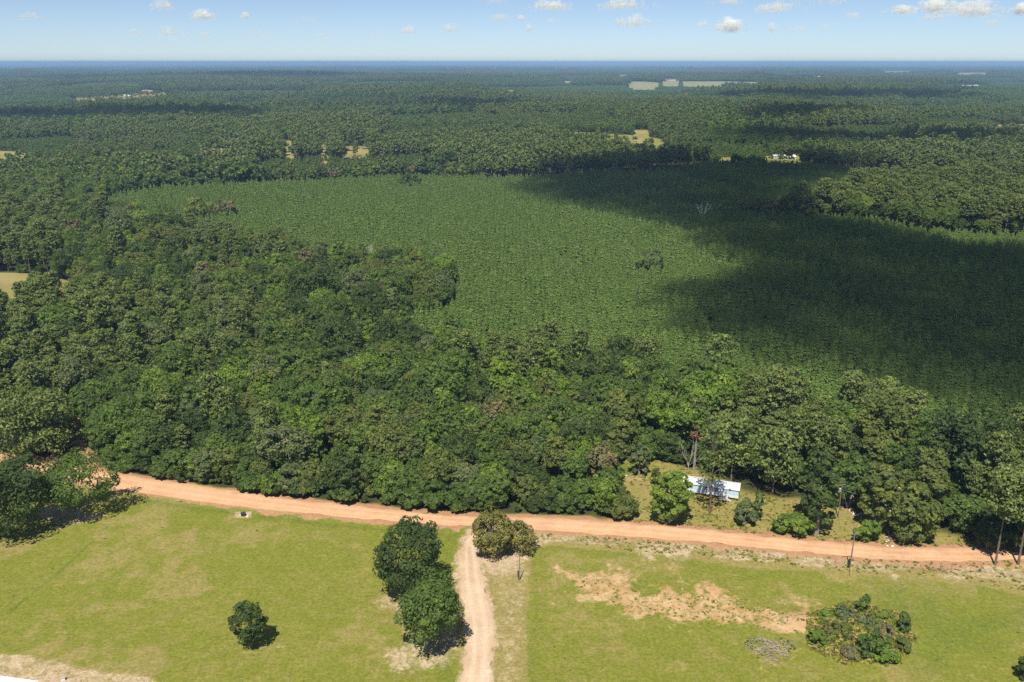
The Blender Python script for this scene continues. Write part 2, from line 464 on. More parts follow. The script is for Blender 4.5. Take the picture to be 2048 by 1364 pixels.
    col = mixc(nt, math_(nt, 'MULTIPLY', ramp(nt, lf, 0.1, 0.9), 0.85), col, lushc)
    sandc = mixc(nt, ramp(nt, sp, 0.3, 0.7), (0.370, 0.265, 0.170), (0.520, 0.410, 0.300))
    pf = math_(nt, 'ADD', attr(nt, 'pale'), math_(nt, 'ADD', math_(nt, 'MULTIPLY', math_(nt, 'SUBTRACT', sp, 0.55), 1.5), math_(nt, 'MULTIPLY', math_(nt, 'SUBTRACT', patchy, 0.55), 1.4)))
    pf = math_(nt, 'MULTIPLY', ramp(nt, pf, 0.2, 0.95), ramp(nt, attr(nt, 'pale'), 0.02, 0.25))
    col = mixc(nt, pf, col, sandc)
    orange = mixc(nt, ramp(nt, mid, 0.35, 0.7), (0.420, 0.250, 0.125), (0.520, 0.370, 0.225))
    orange = mixc(nt, math_(nt, 'MULTIPLY', ramp(nt, fine, 0.56, 0.72), 0.45), orange, (0.554, 0.437, 0.302))
    wf = math_(nt, 'ADD', math_(nt, 'MULTIPLY', attr(nt, 'worn'), 0.92), math_(nt, 'ADD', math_(nt, 'MULTIPLY', math_(nt, 'SUBTRACT', sp, 0.52), 1.5), math_(nt, 'MULTIPLY', math_(nt, 'SUBTRACT', patchy, 0.55), 2.8)))
    wf = math_(nt, 'MULTIPLY', ramp(nt, wf, 0.2, 0.95), ramp(nt, attr(nt, 'worn'), 0.02, 0.3))
    col = mixc(nt, wf, col, orange)
    redd = mixc(nt, ramp(nt, fine, 0.3, 0.7), (0.336, 0.172, 0.092), (0.420, 0.252, 0.147))
    sf = math_(nt, 'ADD', attr(nt, 'soil'), math_(nt, 'MULTIPLY', math_(nt, 'SUBTRACT', fine, 0.5), 0.9))
    sf = math_(nt, 'MULTIPLY', ramp(nt, sf, 0.3, 0.75), ramp(nt, attr(nt, 'soil'), 0.02, 0.3))
    col = mixc(nt, sf, col, redd)
    duff = mixc(nt, ramp(nt, mid, 0.35, 0.65), (0.045, 0.040, 0.018), (0.050, 0.070, 0.018))
    col = mixc(nt, 0.6, col, mixc(nt, ramp(nt, patchy, 0.3, 0.7), (0.80, 0.82, 0.78), (1.16, 1.15, 1.12)), 'MULTIPLY')
    col = mixc(nt, attr(nt, 'grassy'), duff, col)
    col = mixc(nt, 0.55, col, mixc(nt, ramp(nt, vf, 0.25, 0.75), (0.74, 0.74, 0.72), (1.25, 1.25, 1.2)), 'MULTIPLY')
    hgt = math_(nt, 'ADD', fine, math_(nt, 'MULTIPLY', vf, 0.6))
    finish(nt, out, col, 0.92, hgt, 0.8, 0.22, spec=0.12)
    o = link('ground', np_mesh('ground', np.stack([x, y, z], 1), F, [m], attrs=A, smooth_=True))
    tag(o, kind='structure')
    return o
ground()

def dirt_mat(name, c1, c2, c3, track=0.65):
    m, nt, out = new_mat(name)
    geo = N(nt, 'NewGeometry'); P = geo.outputs['Position']
    u = attr(nt, 'across')
    mid = noise(nt, 0.16, 5, 0.65, P); fine = noise(nt, 1.8, 5, 0.7, P); vf = noise(nt, 7.0, 3, 0.7, P)
    col = mixc(nt, ramp(nt, mid, 0.3, 0.7), c1, c2)
    st = noise(nt, 0.07, 4, 0.6, P, 1.0); st2 = noise(nt, 0.55, 5, 0.7, P, 0.8)
    col = mixc(nt, math_(nt, 'MULTIPLY', ramp(nt, st, 0.5, 0.7), 0.38), col, tuple(0.72 * a * (1, 0.9, 0.82)[k] for k, a in enumerate(c1)))
    col = mixc(nt, math_(nt, 'MULTIPLY', ramp(nt, st2, 0.52, 0.72), 0.45), col, tuple(min(1, 1.08 * a) for a in c3))
    ed = ramp(nt, math_(nt, 'ABSOLUTE', math_(nt, 'SUBTRACT', u, 0.5)), 0.36, 0.5)
    col = mixc(nt, math_(nt, 'MULTIPLY', ed, ramp(nt, st2, 0.35, 0.6)), col, (0.40, 0.30, 0.19))
    # wheel tracks are worn paler and finer
    wob = math_(nt, 'ADD', u, math_(nt, 'MULTIPLY', math_(nt, 'SUBTRACT', mid, 0.5), 0.14))
    t1 = ramp(nt, math_(nt, 'ABSOLUTE', math_(nt, 'SUBTRACT', wob, 0.33)), 0.13, 0.02)
    t2 = ramp(nt, math_(nt, 'ABSOLUTE', math_(nt, 'SUBTRACT', wob, 0.68)), 0.14, 0.02)
    tr = math_(nt, 'MULTIPLY', math_(nt, 'MAXIMUM', t1, t2), track)
    col = mixc(nt, tr, col, c3)
    col = mixc(nt, 0.5, col, mixc(nt, ramp(nt, fine, 0.28, 0.72), (0.82, 0.80, 0.76), (1.12, 1.13, 1.14)), 'MULTIPLY')
    col = mixc(nt, 0.35, col, mixc(nt, ramp(nt, vf, 0.3, 0.7), (0.8, 0.8, 0.8), (1.15, 1.15, 1.15)), 'MULTIPLY')
    finish(nt, out, col, 0.93, math_(nt, 'ADD', fine, vf), 0.35, 0.06, spec=0.12)
    return m

def resample(pts, n):
    p = np.array(pts); s = np.concatenate([[0], np.cumsum(np.hypot(*np.diff(p, axis=0).T))])
    # Catmull-Rom-like smoothing by cubic interpolation on the arc length
    t = np.linspace(0, s[-1], n)
    out = np.stack([np.interp(t, s, p[:, k]) for k in (0, 1)], 1)
    k = max(3, n // 60)
    ker = np.ones(2 * k + 1) / (2 * k + 1)
    pad = np.concatenate([2 * out[:1] - out[1:k + 1][::-1], out, 2 * out[-1:] - out[-k - 1:-1][::-1]])
    return np.stack([np.convolve(pad[:, i], ker, 'valid') for i in (0, 1)], 1)

def strip(name, L, Rr, n, mat, z0, crown, seed, shrink=0.0, nu=12):
    a = resample(L, n); b = resample(Rr, n)
    u = np.linspace(0, 1, nu + 1)
    V = []; U = []
    e1 = fbm(np.arange(n) * 0.6, np.zeros(n), 3.0, seed) * 0.9; e2 = fbm(np.arange(n) * 0.6, np.zeros(n), 3.0, seed + 5) * 0.9
    w = np.hypot(*(b - a).T)
    for k, uu in enumerate(u):
        f = uu * np.ones(n)
        if k == 0: f = f + (shrink + e1) / w
        if k == nu: f = f - (shrink + e2) / w
        p = a * (1 - f[:, None]) + b * f[:, None]
        rut = 0.04 * (math.exp(-((uu - 0.33) / 0.06) ** 2) + math.exp(-((uu - 0.68) / 0.06) ** 2))
        edge = 0.0 if 0 < k < nu else -0.05
        z = z0 + crown * (1 - (2 * uu - 1) ** 2) - rut + 0.02 * fbm(p[:, 0], p[:, 1], 2.0, seed + 9) + edge
        V.append(np.stack([p[:, 0], p[:, 1], z], 1)); U.append(np.full(n, uu))
    V = np.concatenate(V); U = np.concatenate(U)
    idx = np.arange((nu + 1) * n).reshape(nu + 1, n)
    F = np.stack([idx[:-1, :-1], idx[1:, :-1], idx[1:, 1:], idx[:-1, 1:]], -1).reshape(-1, 4)
    o = link(name, np_mesh(name, V, F, [mat], attrs={'across': U}, smooth_=True))
    return tag(o, kind='structure')

strip('dirt_road', ROADT, ROADB, 420, dirt_mat('red_dirt', (0.50, 0.280, 0.150), (0.56, 0.345, 0.205), (0.60, 0.43, 0.29), 0.32), 0.06, 0.12, 41, 0.2)
strip('driveway', DRL, DRR, 200, dirt_mat('drive_dirt', (0.45, 0.315, 0.205), (0.53, 0.405, 0.285), (0.60, 0.50, 0.39), 0.4), 0.05, 0.08, 57, 0.15)

# ------------------------------------------------------------------ trees
def leaf_quads(pos, nrm, size, aspect, r, axis=None, fold=0.25):
    """one bent quad of leaves per position, facing about its normal"""
    n = len(pos)
    if axis is None:
        axis = r.normal(size=(n, 3))
    t = np.cross(nrm, axis); t /= np.linalg.norm(t, axis=1)[:, None] + 1e-9
    b = np.cross(nrm, t)
    s = size * r.uniform(0.65, 1.35, n); w = s * aspect * r.uniform(0.75, 1.25, n)
    j = lambda: 1 + r.uniform(-0.35, 0.35, (n, 1))
    t_, b_ = t * (w / 2)[:, None], b * (s / 2)[:, None]
    up = nrm * (s * fold)[:, None]
    V = np.stack([pos - t_ * j() - b_ * j(), pos + t_ * j() - b_ * j() * 0.8, pos + t_ * j() * 0.9 + b_ * j() - up, pos - t_ * j() * 0.9 + b_ * j() - up * 0.6], 1).reshape(-1, 3)
    F = np.arange(4 * n).reshape(n, 4)
    return V, F

def unit(v): return v / (np.linalg.norm(v, axis=-1, keepdims=True) + 1e-9)

def crown_broad(seed, H, R, zlo, ncl, nlf, size, flat=1.0, lobes=0.3, aspect=0.8, skirt=0.25):
    r = np.random.RandomState(seed)
    d = unit(r.normal(size=(ncl, 3))); d[:, 2] = np.where(d[:, 2] < -skirt, -d[:, 2] * 0.6, d[:, 2]); d = unit(d)
    lob = unit(r.normal(size=(6, 3))); la = r.uniform(-1, 1, 6) * lobes
    k = 1 + (np.exp(-(1 - d @ lob.T) * 4) * la).sum(1)
    c = np.array([0, 0, zlo + (H - zlo) * 0.48]); ax = np.array([R, R, (H - zlo) * 0.52])
    q0 = r.uniform(0.52, 0.98, ncl)
    rc = R * r.uniform(0.20, 0.36, ncl) * (1.4 - 0.55 * q0)
    cen = c + d * ax * (k * q0)[:, None] * 0.93
    tintc = r.uniform(0.2, 0.8, ncl)
    ld = unit(r.normal(size=(ncl, nlf, 3)) + d[:, None, :] * 0.7 + np.array([0, 0, 0.35]))
    pos = cen[:, None, :] + ld * (rc[:, None] * r.uniform(0.72, 1.08, (ncl, nlf)))[..., None] * np.array([1, 1, 0.8 * flat])
    nrm = unit(ld + 0.36 * r.normal(size=ld.shape) + np.array([0, 0, 0.3]))
    tint = np.clip(tintc[:, None] + r.normal(size=(ncl, nlf)) * 0.10, 0, 1)
    pos = pos.reshape(-1, 3); nrm = nrm.reshape(-1, 3); tint = tint.ravel()
    q = np.linalg.norm((pos - c) / ax, axis=1)
    keep = (q > 0.4) & (pos[:, 2] > 0.15)
    V, F = leaf_quads(pos[keep], nrm[keep], size, aspect, r)
    return V, F, np.repeat(tint[keep], 4), cen

def crown_pine(seed, H, R, zlo, nbr, ntuft, size, taper=0.8):
    """tall pine: whorled boughs ending in needle tufts"""
    r = np.random.RandomState(seed)
    t = np.sort(r.uniform(0, 1, nbr) ** 0.85)
    prof = np.sqrt(np.clip(1 - ((t - 0.42) / 0.66) ** 2, 0.06, 1))
    az = np.arange(nbr) * 2.399 + r.uniform(-0.5, 0.5, nbr)
    z = zlo + (H - zlo) * t
    rad = R * prof * r.uniform(0.55, 1.1, nbr)
    cen = np.stack([np.cos(az) * rad * 0.72, np.sin(az) * rad * 0.72, z + rad * 0.12], 1)
    rc = R * r.uniform(0.26, 0.42, nbr) * np.clip(prof + 0.25, 0.4, 1)
    ld = unit(r.normal(size=(nbr, ntuft, 3)) + np.array([0, 0, 0.5]))
    pos = cen[:, None, :] + ld * (rc[:, None] * r.uniform(0.5, 1.05, (nbr, ntuft)))[..., None] * np.array([1.1, 1.1, 0.55])
    nrm = unit(ld + 0.45 * r.normal(size=ld.shape) + np.array([0, 0, 0.35])); tint = np.clip(r.uniform(0.25, 0.75, nbr)[:, None] + r.normal(size=(nbr, ntuft)) * 0.2, 0, 1)
    V, F = leaf_quads(pos.reshape(-1, 3), nrm.reshape(-1, 3), size, 0.62, r)
    return V, F, np.repeat(tint.ravel(), 4), cen

def crown_cone(seed, H, R, zlo, lev, per, size, aspect=0.5, power=0.85, droop=0.15, jit=0.55):
    """young pine or cedar: whorls of upswept sprays on a cone"""
    r = np.random.RandomState(seed); P = []; Nn = []; Tt = []
    for i in range(lev):
        t = (i + r.uniform(-0.3, 0.3)) / lev; t = min(max(t, 0), 0.98)
        z = zlo + (H - zlo) * t; rad = R * (1 - t) ** power * r.uniform(0.85, 1.1)
        n = max(3, int(per * (0.35 + (1 - t))))
        az = r.uniform(0, 2 * math.pi) + np.arange(n) * 2 * math.pi / n + r.uniform(-0.25, 0.25, n)
        for f in (0.35, 0.7, 1.0):
            rr = rad * f * r.uniform(0.8, 1.12, n)
            P.append(np.stack([np.cos(az) * rr, np.sin(az) * rr, z + rad * (0.22 - droop) * f + r.uniform(-0.2, 0.2, n)], 1))
            o = np.stack([np.cos(az), np.sin(az), np.full(n, 0.9)], 1)
            Nn.append(unit(o + jit * r.normal(size=o.shape))); Tt.append(np.clip(r.normal(0.5, 0.11, n), 0, 1))
    P.append(np.stack([r.normal(0, 0.08, 4), r.normal(0, 0.08, 4), H - r.uniform(0, 0.5, 4)], 1)); Nn.append(unit(r.normal(size=(4, 3)) * np.array([1, 1, 0.2]))); Tt.append(np.full(4, 0.6))
    P = np.concatenate(P); Nn = np.concatenate(Nn); Tt = np.concatenate(Tt)
    V, F = leaf_quads(P, Nn, size, aspect, r)
    return V, F, np.repeat(Tt, 4), None

def trunk_arrays(seed, H, rb, zlo, cen=None, nlimb=6, lean=0.02, sides=6):
    r = random.Random(seed); b = MB()
    lx, ly = r.uniform(-1, 1) * lean * H, r.uniform(-1, 1) * lean * H
    top = H * 0.86
    pts = [(lx * f * f, ly * f * f, top * f - 0.25 * (f == 0)) for f in (0, 0.12, 0.35, 0.65, 1.0)]
    b.tube(pts, [rb * 1.35, rb, rb * 0.82, rb * 0.55, rb * 0.12], sides)
    if cen is not None and nlimb:
        for i in r.sample(range(len(cen)), min(nlimb, len(cen))):
            c = cen[i]; f = max(0.25, min(0.85, (c[2] - 0.35 * math.hypot(c[0], c[1])) / top))
            s = (lx * f * f, ly * f * f, top * f)
            m = tuple(0.5 * (s[k] + c[k]) + (0.25 if k == 2 else 0) for k in range(3))
            b.tube([s, m, tuple(c)], [rb * 0.38, rb * 0.25, rb * 0.1], 4)
    return b

def crown_mesh(name, arr, mat):
    V, F, t, _ = arr
    return np_mesh(name, V, F, [mat], attrs={'tint': t})

def joined(name, arr, tb, mat, bark):
    V, F, t, _ = arr
    tv = np.array(tb.V); quads = [f for f in tb.F if len(f) == 4]
    Vv = np.concatenate([V, tv]); F2 = np.array(quads) + len(V)
    mi = np.concatenate([np.zeros(len(F)), np.ones(len(F2))])
    return np_mesh(name, Vv, np.concatenate([F, F2]), [mat, bark], mi, {'tint': np.concatenate([t, np.full(len(tv), 0.5)])})

# prototypes: (crown mesh, trunk mesh) pairs; crown arrays are shared, materials swapped on mesh copies
PROTO = {}
def proto(kind, shape, colour):
    key = (kind, shape, colour)
    if key in PROTO: return PROTO[key]
    base = (kind, shape)
    if base not in PROTO:
        s = 100 + (shape % (8 if kind == 'broad' else 3)) * 13 + {'broad': 0, 'edge': 1000, 'pine': 2000}[kind]
        if kind == 'broad':
            H, R = [(14.5, 5.2), (16.5, 6.4), (13.0, 4.6), (18.0, 4.4), (15.5, 7.0), (17.0, 3.7), (12.0, 5.6), (19.0, 6.2)][shape % 8]
            a = crown_broad(s, H, R, H * (0.2 if shape % 8 != 5 else 0.1), int(66 + R * 5), 42, 0.52, lobes=(0.35, 0.6, 0.45, 0.7)[shape % 4], skirt=0.4)
            tb = trunk_arrays(s, H, 0.26, H * 0.3, a[3], 6)
        elif kind == 'edge':
            H, R = [(11.5, 4.2), (13.0, 4.4), (9.0, 3.8)][shape % 3]
            a = crown_broad(s, H, R, 0.1, 96, 42, 0.5, lobes=0.45, skirt=0.95)
            tb = trunk_arrays(s, H, 0.2, 1, a[3], 4)
        else:
            H, R = [(21.0, 3.9), (23.5, 4.2), (18.0, 3.6)][shape % 3]
            a = crown_pine(s, H, R, H * [0.42, 0.5, 0.36][shape % 3], 66, 48, 0.54)
            tb = trunk_arrays(s, H, 0.24, H * 0.4, a[3], 12, 0.012)
        PROTO[base] = (a, tb, tb.mesh('trunk', [BARK if kind == 'pine' else BARK_G]), H, R)
    a, tb, tm, H, R = PROTO[base]
    mat = NEEDLE if kind == 'pine' else LEAF[colour]
    PROTO[key] = (crown_mesh('crown', a, mat), tm, H, R)
    return PROTO[key]

def place_tree(name, kind, shape, colour, x, y, z, s, rz, label, cat='tree', group=None, sz=None):
    cm, tm, H, R = proto(kind, shape, colour)
    e = empty(name, (x, y, z), rz, label, cat, group)
    sz = sz or s
    e.scale = (s, s, sz)
    link('trunk', tm, e); link('crown', cm, e)
    return e

# scatter with geometry nodes (only for stuff nobody could count)
def scatter(name, pts, rot, scl, idx, protos, label=None):
    coll = bpy.data.collections.new(name + '_sources')
    for i, me in enumerate(protos):
        coll.objects.link(bpy.data.objects.new('%s_source_%03d' % (name, i), me))
    me = bpy.data.meshes.new(name)
    me.vertices.add(len(pts)); me.vertices.foreach_set('co', np.asarray(pts, np.float32).ravel())
    a = me.attributes.new('rot', 'FLOAT_VECTOR', 'POINT'); a.data.foreach_set('vector', np.asarray(rot, np.float32).ravel())
    a = me.attributes.new('scl', 'FLOAT_VECTOR', 'POINT'); a.data.foreach_set('vector', np.asarray(scl, np.float32).ravel())
    a = me.attributes.new('idx', 'INT', 'POINT'); a.data.foreach_set('value', np.asarray(idx, np.int32))
    o = link(name, me)
    ng = bpy.data.node_groups.new(name + '_scatter', 'GeometryNodeTree')
    ng.interface.new_socket('Geometry', in_out='INPUT', socket_type='NodeSocketGeometry')
    ng.interface.new_socket('Geometry', in_out='OUTPUT', socket_type='NodeSocketGeometry')
    gi = ng.nodes.new('NodeGroupInput'); go = ng.nodes.new('NodeGroupOutput')
    ci = ng.nodes.new('GeometryNodeCollectionInfo'); ci.inputs['Collection'].default_value = coll
    ci.inputs['Separate Children'].default_value = True; ci.inputs['Reset Children'].default_value = True
    ip = ng.nodes.new('GeometryNodeInstanceOnPoints'); ip.inputs['Pick Instance'].default_value = True
    def na(nm, t):
        n = ng.nodes.new('GeometryNodeInputNamedAttribute'); n.data_type = t; n.inputs['Name'].default_value = nm
        return [s for s in n.outputs if s.enabled][0]
    ng.links.new(gi.outputs[0], ip.inputs['Points']); ng.links.new(ci.outputs[0], ip.inputs['Instance'])
    ng.links.new(na('idx', 'INT'), ip.inputs['Instance Index'])
    ng.links.new(na('rot', 'FLOAT_VECTOR'), ip.inputs['Rotation']); ng.links.new(na('scl', 'FLOAT_VECTOR'), ip.inputs['Scale'])
    ng.links.new(ip.outputs[0], go.inputs[0])
    mod = o.modifiers.new('scatter', 'NODES'); mod.node_group = ng
    return tag(o, label, kind='stuff')

# ---- land-use outlines
PLANT = PP([(150, 405), (330, 372), (560, 362), (800, 352), (1060, 352), (1330, 336), (1420, 322), (1560, 324), (1740, 336), (1850, 340), (2300, 345), (2500, 600), (2500, 900),
            (2120, 985), (2000, 962), (1930, 945)], 4.0)
# the near wood bounds the plantation on its near and left side (tops about 15 m high)
PLANT += PP([(1800, 892), (1680, 850), (1560, 822), (1430, 790), (1300, 742), (1120, 725), (960, 715), (860, 690), (790, 640), (850, 610), (900, 590), (885, 545), (840, 520), (740, 520), (560, 510), (455, 478), (350, 452), (250, 430)], 6.0)
STAND_R = PP([(1590, 408), (1640, 436), (1740, 446), (1850, 468), (1960, 478), (2200, 480), (2400, 470)]) + PP([(2400, 350), (2048, 338), (1820, 345), (1730, 362), (1650, 385), (1600, 400)], 13.0)
FIELD_FAR_L = PP([(-90, 548), (20, 545), (90, 551), (140, 562), (165, 578)]) + PP([(160, 590), (60, 596), (-90, 598)], 12.0)
def seen_field(top, bottom, h=14.0):
    if min(p[1] for p in top) < 178: h = 18.0
    return PP(top) + PP(bottom[::-1], h)
FARM = seen_field([(148, 195), (205, 192), (250, 190), (280, 183), (310, 182), (345, 188), (390, 190)], [(150, 203), (205, 207), (262, 213), (300, 205), (345, 199), (388, 197)], 10.0)
FIELDS = [
    ('dry', seen_field([(-80, 301), (20, 302), (56, 306)], [(-80, 322), (20, 322), (50, 314)])),
    ('dry', seen_field([(564, 280), (590, 281)], [(566, 306), (586, 306)])),
    ('dry', seen_field([(634, 288), (660, 290)], [(638, 313), (656, 311)])),
    ('dry', seen_field([(684, 292), (738, 293)], [(684, 303), (736, 302)])),
    ('green', seen_field([(458, 280), (476, 280)], [(458, 296), (474, 294)])),
    ('dry', seen_field([(396, 297), (450, 297)], [(396, 304), (450, 303)])),
    ('green', seen_field([(1130, 264), (1180, 266), (1250, 269), (1328, 278)], [(1130, 271), (1180, 274), (1250, 279), (1325, 284)])),
    ('dry', seen_field([(1265, 260), (1300, 260)], [(1268, 266), (1298, 266)])),
    ('dry', seen_field([(1978, 250), (2120, 247)], [(1982, 257), (2120, 262)])),
    ('dry', FARM),
    ('soil', seen_field([(284, 180), (306, 180)], [(284, 192), (300, 193)])),
    ('green', seen_field([(430, 206), (530, 204)], [(434, 210), (526, 209)])),
    ('pale', seen_field([(1254, 163), (1318, 165)], [(1262, 173), (1314, 174)])),
    ('pale', seen_field([(1324, 157), (1360, 157)], [(1326, 167), (1356, 168)])),
    ('pale', seen_field([(1365, 163), (1525, 164)], [(1368, 167.5), (1520, 167)])),
    ('pale', seen_field([(1540, 153), (1640, 154)], [(1545, 156.5), (1640, 157)])),
    ('pale', seen_field([(1762, 142), (1830, 143)], [(1765, 145), (1828, 146)])),
    ('pale', seen_field([(1908, 146), (1978, 146.5)], [(1910, 149), (1975, 149.5)])),
    ('pale', seen_field([(1122, 162), (1150, 162)], [(1122, 166), (1148, 166)])),
    ('green', seen_field([(1000, 180), (1038, 180)], [(1002, 183), (1034, 183)])),
    ('pale', seen_field([(1232, 151), (1260, 152)], [(1232, 154.5), (1260, 154.5)])),
    ('green', seen_field([(1438, 315), (1476, 314)], [(1440, 322), (1474, 322)], 9.0)),
    ('green', seen_field([(1530, 313), (1604, 311)], [(1532, 323), (1602, 323)], 9.0)),
    ('dry', FIELD_FAR_L),
]
WOOD_FRONT = [(-300, 870), (-90, 895), (60, 906), (150, 935), (215, 938), (330, 956), (450, 974), (560, 989), (700, 1004), (850, 1019), (950, 1026), (1070, 1025), (1200, 1030), (1236, 1034)]
NEARWOOD_Y = [(p[0], p[1]) for p in PP(WOOD_FRONT)]
BACK_FRONT = PP([(1236, 1034), (1224, 930), (1300, 918), (1390, 932), (1480, 950), (1560, 975), (1640, 985), (1730, 985), (1830, 1000), (1880, 1035), (1960, 1072), (2048, 1075), (2300, 1060)])
FRONT = NEARWOOD_Y + BACK_FRONT[1:]
WOOD_POLY_NEAR = FRONT + [(900, 200), (900, 200000), (-90000, 200000), (-900, 150)]

def in_any(polys, x, y):
    r = np.zeros(np.shape(x), bool)
    for p in polys: r |= inside(p, x, y)
    return r
FARPOLYS = [p for _, p in FIELDS]

# trunks of trees placed by hand (kept clear of the random ones): filled as they are built
KEEP = []
def hand(px, py, r):
    x, y = G(px, py); KEEP.append((x, y, r)); return x, y

def hfan(x, y, z=0.0, margin=70):
    px, py, d = pix(x, y, z)
    return (px > -margin) & (px < 2048 + margin) & (d > 0)

def poisson_grid(x0, x1, y0, y1, sp, jit, seed):
    r = np.random.RandomState(seed)
    gx = np.arange(x0, x1, sp); gy = np.arange(y0, y1, sp * 0.87)
    X, Y = np.meshgrid(gx, gy); X[1::2] += sp / 2
    X = X + r.uniform(-jit, jit, X.shape) * sp; Y = Y + r.uniform(-jit, jit, Y.shape) * sp
    return X.ravel(), Y.ravel()

# ---- hand-placed trees and shrubs of the open ground
def own_tree(name, arr, tb, mat, bark, px, py, label, rz=0.0, cat='tree', group=None):
    x, y = hand(px, py, 2.5)
    e = empty(name, (x, y, 0), rz, label, cat, group)
    tb.obj('trunk', bark, e)
    link('crown', crown_mesh('crown', arr, mat), e)
    return e

def broad_at(px, py, wpx, toppx, label, colour, seed, zlo=0.12, name='broadleaf_tree', leaf=0.62, ncl=70, nlf=60, rb=None, cat='tree', lobes=0.3, aspect=0.8, flat=1.0, skirt=0.85):
    x, y = G(px, py); k = ppm(x, y)
    dep = math.atan2(CAM_H, y)
    R = wpx / 2 / k; H = max(1.0, (py - toppx) / k / math.cos(dep) - 0.0)
    H = max(H - 0.35 * R * math.tan(dep) * 0.5, 0.8 * H)
    a = crown_broad(seed, H, R, H * zlo, ncl, nlf, leaf, lobes=lobes, aspect=aspect, flat=flat, skirt=skirt)
    tb = trunk_arrays(seed, H, rb or max(0.08, 0.028 * H), H * zlo, a[3], 9)
    return own_tree(name, a, tb, LEAF[colour] if isinstance(colour, str) else colour, BARK_G, px, py, label, seed * 0.7, cat)

def ball_at(px, py, cx, cy, rx, ry, label, colour, seed, leaf=0.4, ncl=90, nlf=70, lobes=0.4, rb=0.3, name='broadleaf_tree', cat='tree', skirt=0.8):
    """tree whose crown fills an ellipse about a pixel of the photograph"""
    x, y = G(px, py); k = ppm(x, y); cd_ = math.cos(math.atan2(CAM_H, y))
    h = 1.0
    while pix(x, y, h)[1] > cy and h < 30: h += 0.05
    R = rx / k; Rz = ry / k; zlo = max(0.15, h - Rz); H = h + Rz
    a = crown_broad(seed, H, R, zlo, ncl, nlf, leaf, lobes=lobes, skirt=skirt)
    off = (cx - pix(x, y, h)[0]) / k
    V = a[0].copy(); V[:, 0] += off * np.clip(V[:, 2] / h, 0, 1); cen = a[3].copy(); cen[:, 0] += off * 0.8
    tb = trunk_arrays(seed, H, rb, zlo, cen, 10)
    return own_tree(name, (V, a[1], a[2], cen), tb, LEAF[colour] if isinstance(colour, str) else colour, BARK_G, px, py, label, 0.0, cat)
ball_at(852, 1298, 858, 1214, 70, 72, 'big mid green oak by the drive with its pale trunk showing, nearer of the pair', 'mid green', 301, 0.42, 100, 76, 0.45)
ball_at(826, 1196, 818, 1110, 68, 74, 'big dense dark oak by the drive, the one farther from the camera of the pair', 'dark green', 302, 0.42, 110, 76, 0.35)
ball_at(503, 1291, 501, 1243, 35, 44, 'small dark round tree standing alone in the mown field', 'dark green', 303, 0.32, 70, 64, 0.35, 0.16)
ball_at(158, 1032, 152, 962, 66, 50, 'spreading green tree with a thin crown beside the road bend, bare soil under it', 'mid green', 304, 0.42, 115, 64, 0.5)
ball_at(18, 1070, 8, 985, 76, 74, 'large dark tree at the field corner cut by the left edge', 'dark green', 305, 0.52, 140, 76, 0.4)
broad_at(-60, 1015, 120, 890, 'dark green tree behind the large dark tree at the field corner', 'dark green', 306, 0.16, leaf=0.65, ncl=60, nlf=50)
broad_at(1338, 1044, 76, 940, 'bushy yellow-green tree at the roadside in front of the mobile home', 'bright green', 307, 0.02, leaf=0.6, ncl=80, nlf=56, lobes=0.4)
broad_at(1246, 1036, 56, 985, 'low round olive bush at the road end of the dry yard', 'olive', 308, 0.0, name='bush', leaf=0.5, ncl=46, nlf=50, cat='bush')
broad_at(1490, 1046, 56, 998, 'grey-green bush below the mobile home steps', 'grey-green', 309, 0.0, name='bush', leaf=0.5, ncl=46, nlf=46, cat='bush')
broad_at(1514, 1042, 22, 980, 'slim bright green sapling growing out of the grey-green bush', 'mid green', 310, 0.0, name='sapling', leaf=0.45, ncl=26, nlf=40)
broad_at(1562, 1064, 40, 1030, 'low leafy bush, the smaller of two side by side on the roadside bank', 'bright green', 311, 0.0, name='bush', leaf=0.5, ncl=34, nlf=40, cat='bush')
broad_at(1594, 1068, 58, 1022, 'glossy bright green bush, the larger of two side by side on the bank', 'bright green', 312, 0.0, name='bush', leaf=0.5, ncl=46, nlf=46, cat='bush')
broad_at(1278, 950, 40, 885, 'small grey-green tree at the back of the dry yard', 'grey-green', 313, 0.05, leaf=0.5, ncl=40, nlf=44)
broad_at(1310, 968, 24, 935, 'little leafy shrub beside the dry yard near the mobile home', 'mid green', 314, 0.0, name='shrub', leaf=0.4, ncl=24, nlf=40, cat='bush')
broad_at(1735, 1082, 50, 1035, 'bright green bush at the mouth of the littered track', 'bright green', 315, 0.0, name='bush', leaf=0.5, ncl=40, nlf=44, cat='bush')
broad_at(1632, 1066, 74, 905, 'tall dark tree shading the roadside bank', 'dark green', 316, 0.05, leaf=0.65, ncl=80, nlf=50, lobes=0.45)
broad_at(1700, 1010, 90, 905, 'leafy tree behind the pole that carries a transformer', 'mid green', 317, 0.05, leaf=0.65, ncl=70, nlf=50)
broad_at(1750, 1050, 80, 920, 'tall olive tree on the left side of the littered track', 'olive', 318, 0.08, leaf=0.65, ncl=80, nlf=50, lobes=0.45)
broad_at(1822, 1080, 100, 965, 'broad tree hanging over the road beside the littered track', 'olive', 319, 0.03, leaf=0.65, ncl=90, nlf=54, lobes=0.4)
broad_at(1845, 1050, 90, 895, 'tallest rounded tree between the hidden house and the road', 'olive', 320, 0.15, leaf=0.7, ncl=80, nlf=50, lobes=0.4)
broad_at(1900, 1055, 80, 985, 'vine covered thicket on the bank right of the littered track', 'mid green', 321, 0.0, name='thicket', leaf=0.6, ncl=60, nlf=50, cat='bush', lobes=0.5)
broad_at(1935, 1064, 60, 1010, 'low green shrub at the lower end of the grassy bank', 'mid green', 322, 0.0, name='shrub', leaf=0.55, ncl=40, nlf=44, cat='bush')
